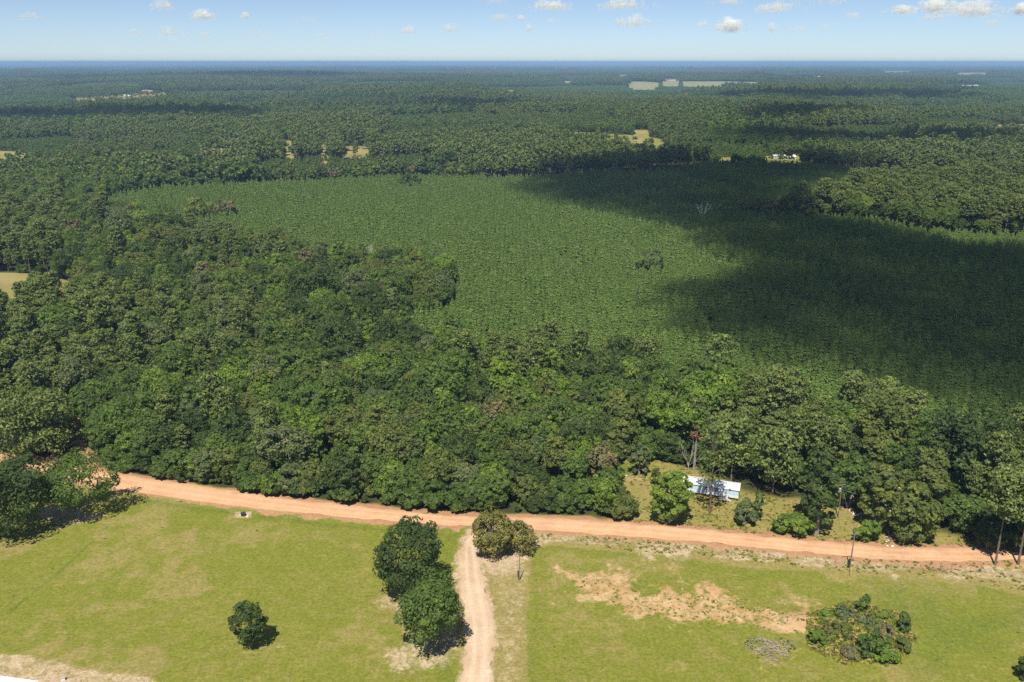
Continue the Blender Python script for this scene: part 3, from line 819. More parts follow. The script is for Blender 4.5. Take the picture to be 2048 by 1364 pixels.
broad_at(1972, 1098, 60, 1035, 'low dark tree hanging over the shaded road at the right', 'dark green', 323, 0.1, leaf=0.6, ncl=50, nlf=46)
broad_at(2030, 1100, 80, 1010, 'dark tree behind the two bare pine trunks', 'dark green', 324, 0.1, leaf=0.65, ncl=60, nlf=46)
broad_at(2075, 1102, 80, 1000, 'dark tree at the shaded end of the road, right edge', 'dark green', 325, 0.1, leaf=0.65, ncl=60, nlf=46)
broad_at(2052, 1356, 42, 1316, 'dark shrubby cedar cut by the lower right corner', 'dark green', 326, 0.0, name='cedar_bush', leaf=0.3, ncl=40, nlf=60, cat='tree')

def cedar_at(px, py, wpx, toppx, label, seed, lev=22, per=26, mat=CEDAR, leaf=0.42, zlo=0.02, power=0.7, name='cedar_tree'):
    x, y = G(px, py); k = ppm(x, y); dep = math.atan2(CAM_H, y)
    R = wpx / 2 / k; H = (py - toppx) / k / math.cos(dep)
    a = crown_cone(seed, H, R, H * zlo + 0.2, lev, per, leaf, 0.6, power)
    tb = trunk_arrays(seed, H, 0.15, 0.5, None, 0)
    return own_tree(name, a, tb, mat, BARK, px, py, label, seed)
ball_at(984, 1110, 985, 1062, 44, 46, 'broad shaggy brownish olive cedar at the junction of road and drive', CEDAR, 331, 0.36, 110, 56, 0.5, 0.2, 'cedar_tree', 'tree', 0.95)
ball_at(1040, 1102, 1030, 1070, 44, 36, 'smaller thin cedar leaning beside the broad shaggy cedar', CEDAR, 332, 0.34, 76, 50, 0.6, 0.12, 'cedar_tree', 'tree', 0.9)
cedar_at(2026, 1095, 40, 1020, 'small dark cedar by the bare pine trunks', 333, 16, 22, mat=LEAF['dark green'])

def pine_at(px, py, wpx, toppx, label, seed, zlo, nbr=60, ntuft=46, leaf=0.6, rb=0.24, name='tall_pine', taper=0.8, group=None):
    x, y = G(px, py); k = ppm(x, y); dep = math.atan2(CAM_H, y)
    R = wpx / 2 / k
    # height from the pixel of the top, looking down
    H = 3.0
    while pix(x, y, H)[1] > toppx and H < 40: H += 0.1
    a = crown_pine(seed, H, R, H * zlo, nbr, ntuft, leaf, taper)
    tb = trunk_arrays(seed, H, rb, H * zlo, a[3], 14, 0.012, 8)
    return own_tree(name, a, tb, NEEDLE, BARK, px, py, label, seed * 1.3, group=group)
pine_at(1419, 1030, 80, 850, 'tall open pine in front of the pale blue mobile home', 341, 0.42, 40, 30, 0.55)
pine_at(1990, 1130, 92, 940, 'tall pine with a long bare trunk, left of the two at the roadside', 342, 0.52)
pine_at(2036, 1129, 90, 935, 'tall pine with a long bare trunk, right of the two at the roadside', 343, 0.55)
pine_at(108, 914, 118, 790, 'dark spreading pine above the road bend by the side track', 344, 0.12, 70, 50, 0.65)
pine_at(40, 925, 120, 800, 'dark pine left of the spreading pine above the road bend', 345, 0.12, 70, 50, 0.65)
pine_at(1432, 800, 72, 671, 'tall pine standing above the wood against the shaded plantation', 346, 0.30, 60, 46, 0.6)
pine_at(1462, 700 + 262, 80, 835, 'pine right behind the roof of the mobile home', 347, 0.3, 60, 44, 0.65)
pine_at(1700, 835, 62, 742, 'pale open pine crown at the back edge of the wood against the dark plantation', 357, 0.25, 56, 44, 0.6)
pine_at(1815, 880, 66, 782, 'rounded pine crown between the yellowish pine and the right end of the back edge', 358, 0.25, 56, 44, 0.6)
pine_at(1560, 845, 84, 736, 'wide pine crown at the back edge of the wood above the mobile home', 359, 0.25, 66, 46, 0.6)
pine_at(1905, 945, 70, 850, 'pine at the right end of the back edge of the wood', 373, 0.3, 60, 44, 0.6)
pine_at(2030, 950, 84, 815, 'tall pine crown near the right edge rising over the dark plantation', 374, 0.4, 66, 46, 0.6)
pine_at(1290, 775, 80, 676, 'grey tall crown at the middle of the back edge of the wood', 375, 0.2, 66, 46, 0.6)
pine_at(1760, 860, 92, 765, 'yellowish pine crown at the back edge of the wood, right of centre', 348, 0.2, 60, 44, 0.65)
pine_at(1545, 985, 100, 865, 'dense rounded pine right of the mobile home', 349, 0.2, 70, 46, 0.65)
pine_at(1445, 930, 86, 835, 'pine behind the mobile home with reddish dead sprays beside it', 350, 0.25, 60, 44, 0.65)
broad_at(1388, 940, 26, 850, 'red-leaved sumac by the tangle of dead branches', 'red', 351, 0.55, leaf=0.35, ncl=9, nlf=16, lobes=0.7)

broad_at(400, 442, 62, 396, 'olive round tree standing out of the plantation near its left end', 'olive', 352, 0.1, leaf=1.0, ncl=50, nlf=36)
broad_at(456, 436, 44, 399, 'pale brownish tree standing out of the plantation near its left end', 'brownish', 353, 0.1, leaf=1.0, ncl=40, nlf=30)
broad_at(1306, 548, 46, 504, 'thin grey-green tree standing alone inside the sunlit plantation', 'grey-green', 354, 0.35, leaf=0.8, ncl=26, nlf=24, lobes=0.6)
broad_at(1276, 545, 18, 520, 'small dark tree beside the thin grey-green tree in the plantation', 'dark green', 355, 0.1, leaf=0.7, ncl=20, nlf=30)
broad_at(818, 380, 44, 348, 'dark tree at the far edge of the plantation', 'dark green', 356, 0.1, leaf=1.2, ncl=40, nlf=30)
for i, (px, py, w, tp, c) in enumerate([(1450, 428, 60, 402, 'mid green'), (1500, 428, 70, 396, 'olive'), (1545, 431, 60, 398, 'brownish'), (1585, 433, 60, 386, 'dark green'), (1615, 436, 56, 376, 'olive')]):
    broad_at(px, py, w, tp, 'shaded %s scrub tree in the strip between dead snag and tall stand' % c + (' nearest the stand' if i == 4 else ''), c, 380 + i, 0.02, leaf=1.1, ncl=40, nlf=30)

# brush mound in the right-hand field: separate shrubs on a rise
mound = [(1723, 1230, 32, 1186, 'bright leafy sapling at the back of the brush mound', 'mid green', 'sapling'),
         (1806, 1268, 30, 1222, 'bright leafy sapling at the right end of the brush mound', 'mid green', 'sapling'),
         (1650, 1238, 40, 1220, 'low shrub on the back left slope of the brush mound', 'bright green', 'shrub'),
         (1690, 1240, 52, 1218, 'pale flowering shrub on top of the brush mound', 'grey-green', 'shrub'),
         (1632, 1288, 30, 1260, 'rounded bright shrub at the left foot of the brush mound by bare soil', 'bright green', 'shrub'),
         (1680, 1276, 56, 1250, 'olive shrub in the left middle of the brush mound', 'olive', 'shrub'),
         (1738, 1258, 56, 1236, 'grey twiggy shrub in the middle of the brush mound', 'grey-green', 'shrub'),
         (1770, 1282, 40, 1252, 'brown twiggy shrub right of the middle of the brush mound', 'brownish', 'shrub'),
         (1738, 1312, 62, 1272, 'green shrub at the front of the brush mound', 'mid green', 'shrub'),
         (1772, 1322, 46, 1292, 'bright green shrub at the front right of the brush mound', 'bright green', 'shrub'),
         (1806, 1300, 36, 1274, 'olive shrub at the right foot of the brush mound', 'olive', 'shrub'),
         (1766, 1244, 36, 1222, 'green weedy shrub between the two saplings of the brush mound', 'bright green', 'shrub'),
         (1700, 1312, 46, 1292, 'low brown brush at the front left of the mound', 'brownish', 'shrub')]
for i, (px, py, w, tp, lab, colr, nm) in enumerate(mound):
    broad_at(px, py, w, tp, lab, colr, 360 + i, 0.0, name=nm, leaf=0.34, ncl=34, nlf=46, cat='tree' if nm == 'sapling' else 'bush', lobes=0.5, rb=0.05)

# ------------------------------------------------------------------ the woods
COLS = ['dark green', 'mid green', 'olive', 'bright green', 'grey-green', 'brownish']
CW = np.array([0.25, 0.36, 0.17, 0.135, 0.065, 0.02])

ORD = 'first second third fourth fifth sixth seventh eighth ninth tenth eleventh twelfth'.split()
CARD = 'one two three four five six seven eight nine ten eleven twelve'.split()
def name_in_order(byl):
    for lab, v in byl.items():
        v.sort(key=lambda q: q[1].location.y)
        parts = max(1, -(-len(v) // 11)); names = [''] if parts == 1 else ['near', 'far'] if parts == 2 else ['nearest', 'middle', 'farthest'] if parts == 3 else ['nearest', 'nearer', 'middle', 'farther', 'farthest', 'rearmost']
        step = -(-len(v) // parts)
        for p in range(parts):
            w = sorted(v[p * step:(p + 1) * step], key=lambda q: q[0]); base = (lab + ' ' + names[min(p, len(names) - 1)] + ' band').replace('  band', '') if names[0] else lab
            if len(w) == 1: w[0][1]['label'] = base; continue
            for k, (_, e) in enumerate(w):
                e['label'] = '%s, %s from left of %s' % (base, ORD[k], CARD[len(w) - 1])
def woods():
    x, y = poisson_grid(-420, 480, 195, 760, 5.6, 0.36, 21)
    ok = inside(WOOD_POLY_NEAR, x, y) & ~inside(PLANT, x, y) & hfan(x, y, 0, 300) & ~in_any(FARPOLYS, x, y) & ~inside(SIDE_CLEAR, x, y)
    ok &= ~(inside(CLEARING, x, y))
    ok &= dist_line(TRACK_SIDE, x, y) > 3.0
    ok &= dist_line(FRONT, x, y) > 1.0
    ok &= ~inside(STAND_R, x, y)
    ok &= sdist(HOME_POLY, x, y) < -2.2
    ok &= sdist(SHED_POLY, x, y) < -2.5
    for (kx, ky, kr) in KEEP: ok &= (x - kx) ** 2 + (y - ky) ** 2 > (kr * 1.35) ** 2
    x, y = x[ok], y[ok]
    r = np.random.RandomState(31); n = len(x)
    dfront = dist_line(FRONT, x, y)
    # pines come in groups
    pn = fbm(x, y, 60, 77) + 0.15 * r.normal(size=n)
    px = pix(x, y, 0)[0]
    pine = (pn > 0.22) | ((px > 1450) & (pn > -0.12)) | ((px < 130) & (pn > -0.1))
    edge = (dfront < 7.0) & (~pine | (r.rand(n) < 0.8))
    # hue drifts slowly, with single trees standing out
    cn = fbm(x, y, 35, 99)
    col = np.empty(n, int)
    for i in range(n):
        w = CW.copy(); w[0] *= 1 + 1.6 * cn[i]; w[2] *= 1 - 1.2 * cn[i]; w = np.clip(w, 0.005, None)
        col[i] = r.choice(6, p=w / w.sum())
    shape = r.randint(0, 24, n)
    sc = r.uniform(0.66, 1.06, n) * (1 + 0.3 * np.clip(fbm(x, y, 28, 131), -0.6, 0.6))
    big = r.rand(n); sc = np.where(big < 0.16, sc * 0.72, np.where(big > 0.9, sc * 1.24, sc))
    rz = r.uniform(0, 6.28, n)
    size = ppm(x, y) * sc
    order = np.argsort(-np.where(hfan(x, y, 0, 25), size, size * 0.01))
    nb = npn = 0; rest = []; byl = {}
    for i in order:
        kind = 'edge' if edge[i] else ('pine' if pine[i] else 'broad')
        if kind == 'pine' and npn < 210: npn += 1
        elif kind != 'pine' and nb < 290: nb += 1
        else: rest.append(i); continue
        c = COLS[col[i]]
        pxi, pyi, _d = pix(x[i], y[i], 8)
        if pxi < 200: where = 'left of the side track'
        elif pxi < 520: where = 'above the mown field'
        elif pxi < 880: where = 'left of driveway'
        elif pxi < 1236: where = 'opposite the driveway junction'
        elif pxi < 1560: where = 'behind the mobile home'
        elif pxi < 1800: where = 'behind the hidden house'
        else: where = 'above the shaded road end'
        deep = 'front row' if dfront[i] < 9 else ('inner' if y[i] < 330 else 'far')
        big = 'tall' if sc[i] > 0.98 else ('small' if sc[i] < 0.78 else 'middling')
        if kind == 'pine': nm, lab = 'tall_pine', '%s %s tufted pine %s' % (big, deep, where)
        elif kind == 'edge': nm, lab = 'roadside_tree', '%s %s leafy tree %s' % (c, deep, where)
        else: nm, lab = 'broadleaf_tree', '%s %s %s tree %s' % (big, c, deep, where)
        grp = ('pines ' if kind == 'pine' else 'leafy trees ') + where
        s = sc[i]
        if kind == 'pine': s *= 0.88
        e = place_tree(nm, kind, int(shape[i]) % (8 if kind == 'broad' else 3), c, x[i], y[i], -0.1, s, rz[i], lab, 'tree', grp, s * (0.9 + 0.25 * ((i * 7919) % 100) / 100))
        byl.setdefault(lab, []).append((pxi, e))
    name_in_order(byl)
    # the rest of the same wood, and the stand on the right, read as one mass
    rest = np.array(rest, int)
    xs, ys = poisson_grid(150, 900, 380, 900, 7.6, 0.38, 43)
    ok = inside(STAND_R, xs, ys) & hfan(xs, ys, 0, 300)
    xs, ys = xs[ok], ys[ok]; m = len(xs)
    keys = []; protos = []
    def pid(kind, shape, c):
        k = (kind, shape, c if kind != 'pine' else 'pine')
        if k not in keys:
            keys.append(k); proto(kind, shape, c); a, tb = PROTO[(kind, shape)][:2]
            protos.append(joined('tree', a, tb, NEEDLE if kind == 'pine' else LEAF[c], BARK if kind == 'pine' else BARK_G))
        return keys.index(k)
    idx = [pid('edge' if edge[i] else ('pine' if pine[i] else 'broad'), int(shape[i]) % (8 if not (edge[i] or pine[i]) else 3), COLS[col[i]]) for i in rest]
    P = np.stack([x[rest], y[rest], np.full(len(rest), -0.1)], 1); S = sc[rest] * np.where(pine[rest], 0.88, 1.0); Z = rz[rest]
    k2 = r.rand(m)
    idx += [pid('pine' if k2[i] < 0.62 else 'broad', int(r.randint(0, 3)), COLS[int(r.choice(6, p=CW / CW.sum()))]) for i in range(m)]
    P = np.concatenate([P, np.stack([xs, ys, np.full(m, -0.1)], 1)]); S = np.concatenate([S, r.uniform(0.72, 1.22, m)]); Z = np.concatenate([Z, r.uniform(0, 6.28, m)])
    n = len(P)
    scatter('mixed_wood', P, np.stack([r.normal(0, 0.04, n), r.normal(0, 0.04, n), Z], 1), np.stack([S, S, S * r.uniform(0.88, 1.15, n)], 1), idx, protos)
    print('wood trees', len(x), 'stand', m)

    # undergrowth along the front of the wood
    L = np.array(FRONT); seg = np.hypot(*np.diff(L, axis=0).T); cum = np.concatenate([[0], np.cumsum(seg)])
    k = 430; t = r.uniform(cum[0], cum[-1], k)
    ux = np.interp(t, cum, L[:, 0]); uy = np.interp(t, cum, L[:, 1]) + np.abs(r.normal(0.6, 2.6, k)) - 0.4
    ok = hfan(ux, uy, 0, 60) & ~inside(ROAD_POLY, ux, uy) & (dist_line(TRACK_SIDE, ux, uy) > 3) & ~inside(SIDE_CLEAR, ux, uy) & (sdist(HOME_POLY, ux, uy) < -2)
    ux, uy = ux[ok], uy[ok]; k = len(ux)
    pr = [np_mesh('shrub', *crown_broad(900 + j, 2.6, 1.5, 0.0, 16, 26, 0.5)[:2], [LEAF[c]], attrs={'tint': crown_broad(900 + j, 2.6, 1.5, 0.0, 16, 26, 0.5)[2]}) for j, c in enumerate(('dark green', 'mid green', 'olive', 'bright green'))]
    S = r.uniform(0.3, 1.0, k) ** 1.5 * 1.9 + 0.15
    # understorey that fills the gaps between the crowns
    vx, vy = poisson_grid(-300, 330, 195, 480, 5.2, 0.4, 171)
    ok = inside(WOOD_POLY_NEAR, vx, vy) & ~inside(PLANT, vx, vy) & hfan(vx, vy, 0, 60) & ~in_any(FARPOLYS, vx, vy) & ~inside(SIDE_CLEAR, vx, vy) & ~inside(CLEARING, vx, vy) & (dist_line(FRONT, vx, vy) > 3) & (sdist(HOME_POLY, vx, vy) < -3) & (sdist(SHED_POLY, vx, vy) < -3) & (dist_line(TRACK_SIDE, vx, vy) > 3.5)
    vx, vy = vx[ok], vy[ok]; ux = np.concatenate([ux, vx]); uy = np.concatenate([uy, vy]); S = np.concatenate([S, r.uniform(1.5, 3.0, len(vx))]); k = len(ux)
    scatter('undergrowth', np.stack([ux, uy, np.full(k, -0.1)], 1), np.stack([np.zeros(k), np.zeros(k), r.uniform(0, 6.28, k)], 1), np.stack([S, S, S], 1), r.choice(4, k, p=[.35, .4, .15, .1]), pr)

def rect_poly(P1, P2, depth):
    d = np.array(P2) - np.array(P1); L = np.hypot(*d); d /= L; nrm = np.array([-d[1], d[0]])
    return [tuple(P1), tuple(P2), tuple(np.array(P2) + nrm * depth), tuple(np.array(P1) + nrm * depth)], L, math.atan2(d[1], d[0])
HOME_POLY, HOME_L, HOME_A = rect_poly(G(1352, 983), G(1476, 1001), 4.4)
SHED_POLY, SHED_L, SHED_A = rect_poly(G(1765, 1003), G(1850, 1018), 6.0)
woods()

# ---- plantation of young pines in rows
def plantation():
    r = np.random.RandomState(61)
    a = math.radians(33.0); ca, sa = math.cos(a), math.sin(a)
    u = np.arange(-1100, 1400, 2.9); v = np.arange(-1300, 1300, 4.4)
    U, Vv = np.meshgrid(u, v); U = U + r.uniform(-0.6, 0.6, U.shape); Vv = Vv + r.uniform(-0.2, 0.2, U.shape)
    x = (U * ca - Vv * sa).ravel(); y = (U * sa + Vv * ca).ravel()
    ok = inside(PLANT, x, y) & ~inside(STAND_R, x, y) & hfan(x, y, 0, 240) & (fbm(x, y, 22, 5) > -0.62) & (r.rand(len(x)) < 0.94)
    x, y = x[ok], y[ok]
    ok = np.ones(len(x), bool)
    for kx, ky, kr in KEEP: ok &= (x - kx) ** 2 + (y - ky) ** 2 > (kr * 0.8) ** 2
    x, y = x[ok], y[ok]; n = len(x)
    mats = [NEEDLE_Y, NEEDLE_Y, NEEDLE_Y, NEEDLE_Y]
    protos = []
    for j in range(4):
        H, R = [(6.9, 1.75), (6.2, 1.6), (7.5, 1.85), (5.8, 1.65)][j]
        arr = crown_cone(700 + j, H, R, 0.8, 14, 16, 0.58, 0.6, 0.68, 0.0, 0.3)
        protos.append(joined('young_pine', arr, trunk_arrays(700 + j, H, 0.1, 1, None, 0, 0.01, 4), mats[j], BARK))
    sc = r.uniform(0.62, 1.25, n) * (1 + 0.3 * fbm(x, y, 45, 8)) * np.where(r.rand(n) < 0.04, 0.55, 1.0); idx = r.randint(0, 4, n); rz = r.uniform(0, 6.28, n)
    order = np.argsort(-np.where(hfan(x, y, 0, 10), ppm(x, y) * sc, 0.001))
    order = [i for i in order]
    # the 300 that show largest stand behind the back edge of the wood
    first = order[:300]; rest = np.array(order[300:], int)
    for i in first:
        o = link('plantation_pine', protos[idx[i]], None, (x[i], y[i], -0.05))
        o.rotation_euler = (0, 0, rz[i]); o.scale = (sc[i],) * 3
        pxi = pix(x[i], y[i], 4)[0]
        where = ('in the sunlit rows behind the near wood' if pxi < 1380 else 'beside the tall pine that stands over the wood' if pxi < 1500 else 'in the shaded rows behind the mobile home wood' if pxi < 1700
                 else 'in the shaded rows behind the yellowish pine' if pxi < 1880 else 'in the shaded rows at the right end of the wood')
        tag(o, 'young conical pine ' + where, 'tree', 'plantation pines ' + where)
    S = sc[rest]; m = len(rest)
    scatter('pine_plantation', np.stack([x[rest], y[rest], np.full(m, -0.05)], 1), np.stack([r.normal(0, 0.03, m), r.normal(0, 0.03, m), rz[rest]], 1), np.stack([S, S, S], 1), idx[rest], protos)
    print('plantation', n)
plantation()

# ---- forest beyond: single trees to 2.6 km, clumps of trees beyond, a canopy sheet at the horizon
def blocks(x, y, size, ang, seed):
    """stands of different age: one number per wobbly block of land"""
    c, sn = math.cos(ang), math.sin(ang)
    wx = x + 0.35 * size * fbm(x, y, size * 0.9, seed); wy = y + 0.35 * size * fbm(x, y, size * 0.9, seed + 3)
    a = np.floor((wx * c + wy * sn) / size).astype(int); b = np.floor((-wx * sn + wy * c) / (size * 0.7)).astype(int)
    return np.random.RandomState(seed + 7).rand(128, 128)[a % 128, b % 128]
def far_forest():
    r = np.random.RandomState(71)
    lib = []
    def small(kind, j, c):
        s = 1200 + j * 7
        if kind == 'broad':
            H, R = [(14.5, 5.4), (17, 6.2), (12.5, 4.8)][j % 3]
            arr = crown_broad(s, H, R, H * 0.2, 22, 15, 1.6, lobes=0.4); tb = trunk_arrays(s, H, 0.28, 1, None, 0, 0.02, 4); mt, bk = LEAF[c], BARK_G
        else:
            H, R = [(21, 4.0), (23, 4.3), (18, 3.8)][j % 3]
            arr = crown_pine(s, H, R, H * 0.45, 26, 12, 1.35); tb = trunk_arrays(s, H, 0.3, 1, None, 0, 0.01, 4); mt, bk = NEEDLE, BARK
        return arr, tb, mt, bk
    spec = [('broad', 0, 'dark green'), ('broad', 1, 'mid green'), ('broad', 2, 'olive'), ('broad', 0, 'bright green'), ('broad', 1, 'grey-green'), ('broad', 2, 'dark green'), ('broad', 0, 'mid green'),
            ('pine', 0, ''), ('pine', 1, ''), ('pine', 2, ''), ('broad', 1, 'brownish')]
    arrs = [small(*s) for s in spec]
    protos = [joined('tree', *q) for q in arrs]
    pw = np.array([.20, .11, .08, .04, .05, .18, .09, .10, .10, .07, .02]); pw /= pw.sum()
    FARR = 2600
    x, y = poisson_grid(-2200, 2200, 500, FARR, 7.4, 0.38, 73)
    d = np.hypot(x, y)
    ok = (d < FARR) & hfan(x, y, 0, 320) & ~inside(PLANT, x, y) & ~inside(STAND_R, x, y) & ~in_any(FARPOLYS, x, y)
    ok &= ~((y < 760) & (x > -420) & (x < 480))
    x, y = x[ok], y[ok]; n = len(x)
    cn = fbm(x, y, 160, 83); pi = fbm(x, y, 230, 87)
    idx = r.choice(11, n, p=pw)
    idx = np.where((pi > 0.28) & (r.rand(n) < 0.85), r.choice([7, 8, 9], n), idx)
    # a young plantation and a hardwood bottom give each block its own hue
    idx = np.where((cn > 0.3) & (r.rand(n) < 0.6), r.choice([1, 3, 6], n), idx)
    idx = np.where((cn < -0.3) & (r.rand(n) < 0.6), r.choice([0, 5], n), idx)
    q = np.array(FARM); fx, fy = poisson_grid(q[:, 0].min(), q[:, 0].max(), q[:, 1].min(), q[:, 1].max(), 17.0, 0.4, 311)
    ok = inside(FARM, fx, fy) & (fbm(fx, fy, 110, 313) + 0.25 * r.normal(size=len(fx)) > 0.02); fx, fy = fx[ok], fy[ok]
    for _, p in FIELDS:
        if p is FARM: continue
        q = np.array(p)
        if q[:, 1].max() > 3000 or q[:, 1].min() < 500: continue
        gx, gy = poisson_grid(q[:, 0].min(), q[:, 0].max(), q[:, 1].min(), q[:, 1].max(), 15.0, 0.4, 317)
        ok = inside(p, gx, gy) & (r.rand(len(gx)) < 0.2); fx = np.concatenate([fx, gx[ok]]); fy = np.concatenate([fy, gy[ok]])
    x = np.concatenate([x, fx]); y = np.concatenate([y, fy]); idx = np.concatenate([idx, r.choice([0, 1, 5, 6], len(fx))]); n = len(x)
    bl = blocks(x, y, 210, 0.3, 141); hb = np.where(bl < 0.3, 0.55, np.where(bl < 0.6, 0.85, 1.22))
    idx = np.where((bl < 0.3) & (r.rand(n) < 0.7), r.choice([1, 6], n), idx); idx = np.where((bl > 0.78) & (r.rand(n) < 0.7), r.choice([7, 8, 9], n), idx)
    S = r.uniform(0.7, 1.12, n) * (1 + 0.25 * fbm(x, y, 120, 91)) * np.where(idx >= 7, 0.85, 1.0) * np.where(y > 820, hb, 1.0)
    scatter('forest', np.stack([x, y, T(x, y) - 0.3], 1), np.stack([r.normal(0, .04, n), r.normal(0, .04, n), r.uniform(0, 6.28, n)], 1), np.stack([S, S, S * r.uniform(.9, 1.12, n)], 1), idx, protos)
    print('forest', n)
    # clumps, 56 m across
    clumps = []
    for j, mix in enumerate(([0, 5, 0, 5, 1], [1, 6, 0, 1, 5], [7, 8, 5, 7, 0], [0, 1, 2, 5, 4], [5, 0, 7, 5, 0], [2, 6, 0, 1, 3])):
        Vs, Fs, Ms, Ts, off = [], [], [], [], 0
        mats = [LEAF['dark green'], LEAF['mid green'], LEAF['olive'], LEAF['bright green'], LEAF['grey-green'], NEEDLE, BARK]
        gx, gy = poisson_grid(-27, 27, -27, 27, 8.2, 0.36, 300 + j)
        for k in range(len(gx)):
            a, tb, mt, bk = arrs[mix[r.randint(0, 5)]]
            V, F, t, _ = a
            nq = len(F); sel = r.permutation(nq)[: nq // 3]
            Vq = V.reshape(nq, 4, 3)[sel]; c = Vq.mean(1, keepdims=True); Vq = c + (Vq - c) * 1.55
            sca = r.uniform(0.7, 1.1); an = r.uniform(0, 6.28)
            rot = np.array([[math.cos(an), -math.sin(an), 0], [math.sin(an), math.cos(an), 0], [0, 0, 1]])
            Vq = Vq.reshape(-1, 3) @ rot.T * sca + np.array([gx[k], gy[k], 0])
            Vs.append(Vq); Fs.append(np.arange(len(Vq)).reshape(-1, 4) + off); off += len(Vq)
            Ms.append(np.full(len(sel), mats.index(mt))); Ts.append(np.repeat(t.reshape(nq, 4)[sel, 0], 4))
        clumps.append(np_mesh('trees', np.concatenate(Vs), np.concatenate(Fs), mats, np.concatenate(Ms), {'tint': np.concatenate(Ts)}))
    NEARC, FARC = 2580, 17000
    P = []
    for (a, b, sp) in ((NEARC, 7000, 50.0), (7000, FARC, 58.0)):
        hw = b * 0.85
        x, y = poisson_grid(-hw, hw, a * 0.8, b, sp, 0.2, 79)
        d = np.hypot(x, y); ok = (d >= a) & (d < b) & hfan(x, y, 0, 320)
        for p in FARPOLYS: ok &= sdist(p, x, y) < -14.0
        # scattered small openings
        ok &= fbm(x, y, 700, 95) < 0.66
        P.append(np.stack([x[ok], y[ok]], 1))
    P = np.concatenate(P); x, y = P.T; n = len(x)
    cn = fbm(x, y, 900, 97) + 0.5 * fbm(x, y, 260, 98); lvl = np.clip(((cn + 0.9) / 1.8 * 6).astype(int), 0, 5)
    perm = np.array([4, 2, 0, 1, 5, 3]); idx = np.where(r.rand(n) < 0.75, perm[lvl], r.randint(0, 6, n))
    bl = blocks(x, y, 620, 0.2, 151); idx = np.where((bl < 0.3) & (r.rand(n) < 0.85), 5, np.where((bl > 0.7) & (r.rand(n) < 0.85), 4, idx))
    S = r.uniform(0.95, 1.2, n); Sz = r.uniform(0.85, 1.1, n) * (1 + 0.25 * fbm(x, y, 500, 101)) * np.where(bl < 0.3, 0.5, np.where(bl < 0.6, 0.9, 1.45))
    scatter('distant_forest', np.stack([x, y, T(x, y) - 1.0], 1), np.stack([np.zeros(n), np.zeros(n), r.uniform(0, 6.28, n)], 1), np.stack([S, S, Sz], 1), idx, clumps)
    print('clumps', n)
    # canopy at the horizon
    ys = np.concatenate([np.arange(16500, 30000, 160), np.arange(30000, 150000, 1200)])
    us = np.linspace(-0.95, 0.95, 460)
    Yg, Ug = np.meshgrid(ys, us, indexing='ij'); Xg = Yg * Ug
    xx, yy = Xg.ravel(), Yg.ravel()
    z = T(xx, yy) + 10 + 7 * fbm(xx, yy, 420, 103) + 6 * fbm(xx, yy, 2600, 104)
    idg = np.arange(len(xx)).reshape(Yg.shape)
    F = np.stack([idg[:-1, :-1], idg[:-1, 1:], idg[1:, 1:], idg[1:, :-1]], -1).reshape(-1, 4)
    m, nt, out = new_mat('canopy'); geo = N(nt, 'NewGeometry')
    c = mixc(nt, ramp(nt, noise(nt, 0.0021, 6, 0.7, geo.outputs['Position']), 0.35, 0.65), (0.026, 0.044, 0.014), (0.060, 0.085, 0.026))
    finish(nt, out, c, 0.9, spec=0.0)
    tag(link('horizon_forest', np_mesh('horizon_forest', np.stack([xx, yy, z], 1), F, [m])), kind='stuff')
far_forest()

# ---- fields and pastures between the woods
def field_mats():
    res = {}
    for k, c1, c2 in (('dry', (0.194, 0.173, 0.061), (0.288, 0.245, 0.101)), ('green', (0.137, 0.158, 0.036), (0.238, 0.223, 0.072)), ('soil', (0.331, 0.180, 0.094), (0.396, 0.274, 0.173)), ('pale', (0.200, 0.210, 0.095), (0.270, 0.260, 0.140))):
        m, nt, out = new_mat(k + '_pasture'); geo = N(nt, 'NewGeometry'); P = geo.outputs['Position']
        a = noise(nt, 0.02, 5, 0.6, P); b = noise(nt, 0.4, 4, 0.7, P)
        col = mixc(nt, ramp(nt, a, 0.32, 0.68), c1, c2)
        col = mixc(nt, 0.4, col, mixc(nt, ramp(nt, b, 0.3, 0.7), (0.8, 0.8, 0.75), (1.15, 1.15, 1.15)), 'MULTIPLY')
        finish(nt, out, col, 0.95, b, 0.3, 0.2, spec=0.1); res[k] = m
    return res
FM = field_mats()
def field(kind, poly):
    p = np.array(poly); c = p.mean(0)
    rg = resample(np.concatenate([p, p[:1]]), 72)[:-1]
    n = len(rg); rings = 14; V = []; F = []
    for k in range(rings + 1):
        f = 1.0 - k / rings * 0.995
        q = c + (rg - c) * f
        V.append(np.stack([q[:, 0], q[:, 1], T(q[:, 0], q[:, 1]) + 0.35 + 0.25 * (k > 0)], 1))
    for k in range(rings):
        for i in range(n):
            j = (i + 1) % n; F.append((k * n + i, k * n + j, (k + 1) * n + j, (k + 1) * n + i))
    tag(link('field', np_mesh('field', np.concatenate(V), np.array(F), [FM[kind]], smooth_=True)), kind='structure')
for k, p in FIELDS: field(k, p)

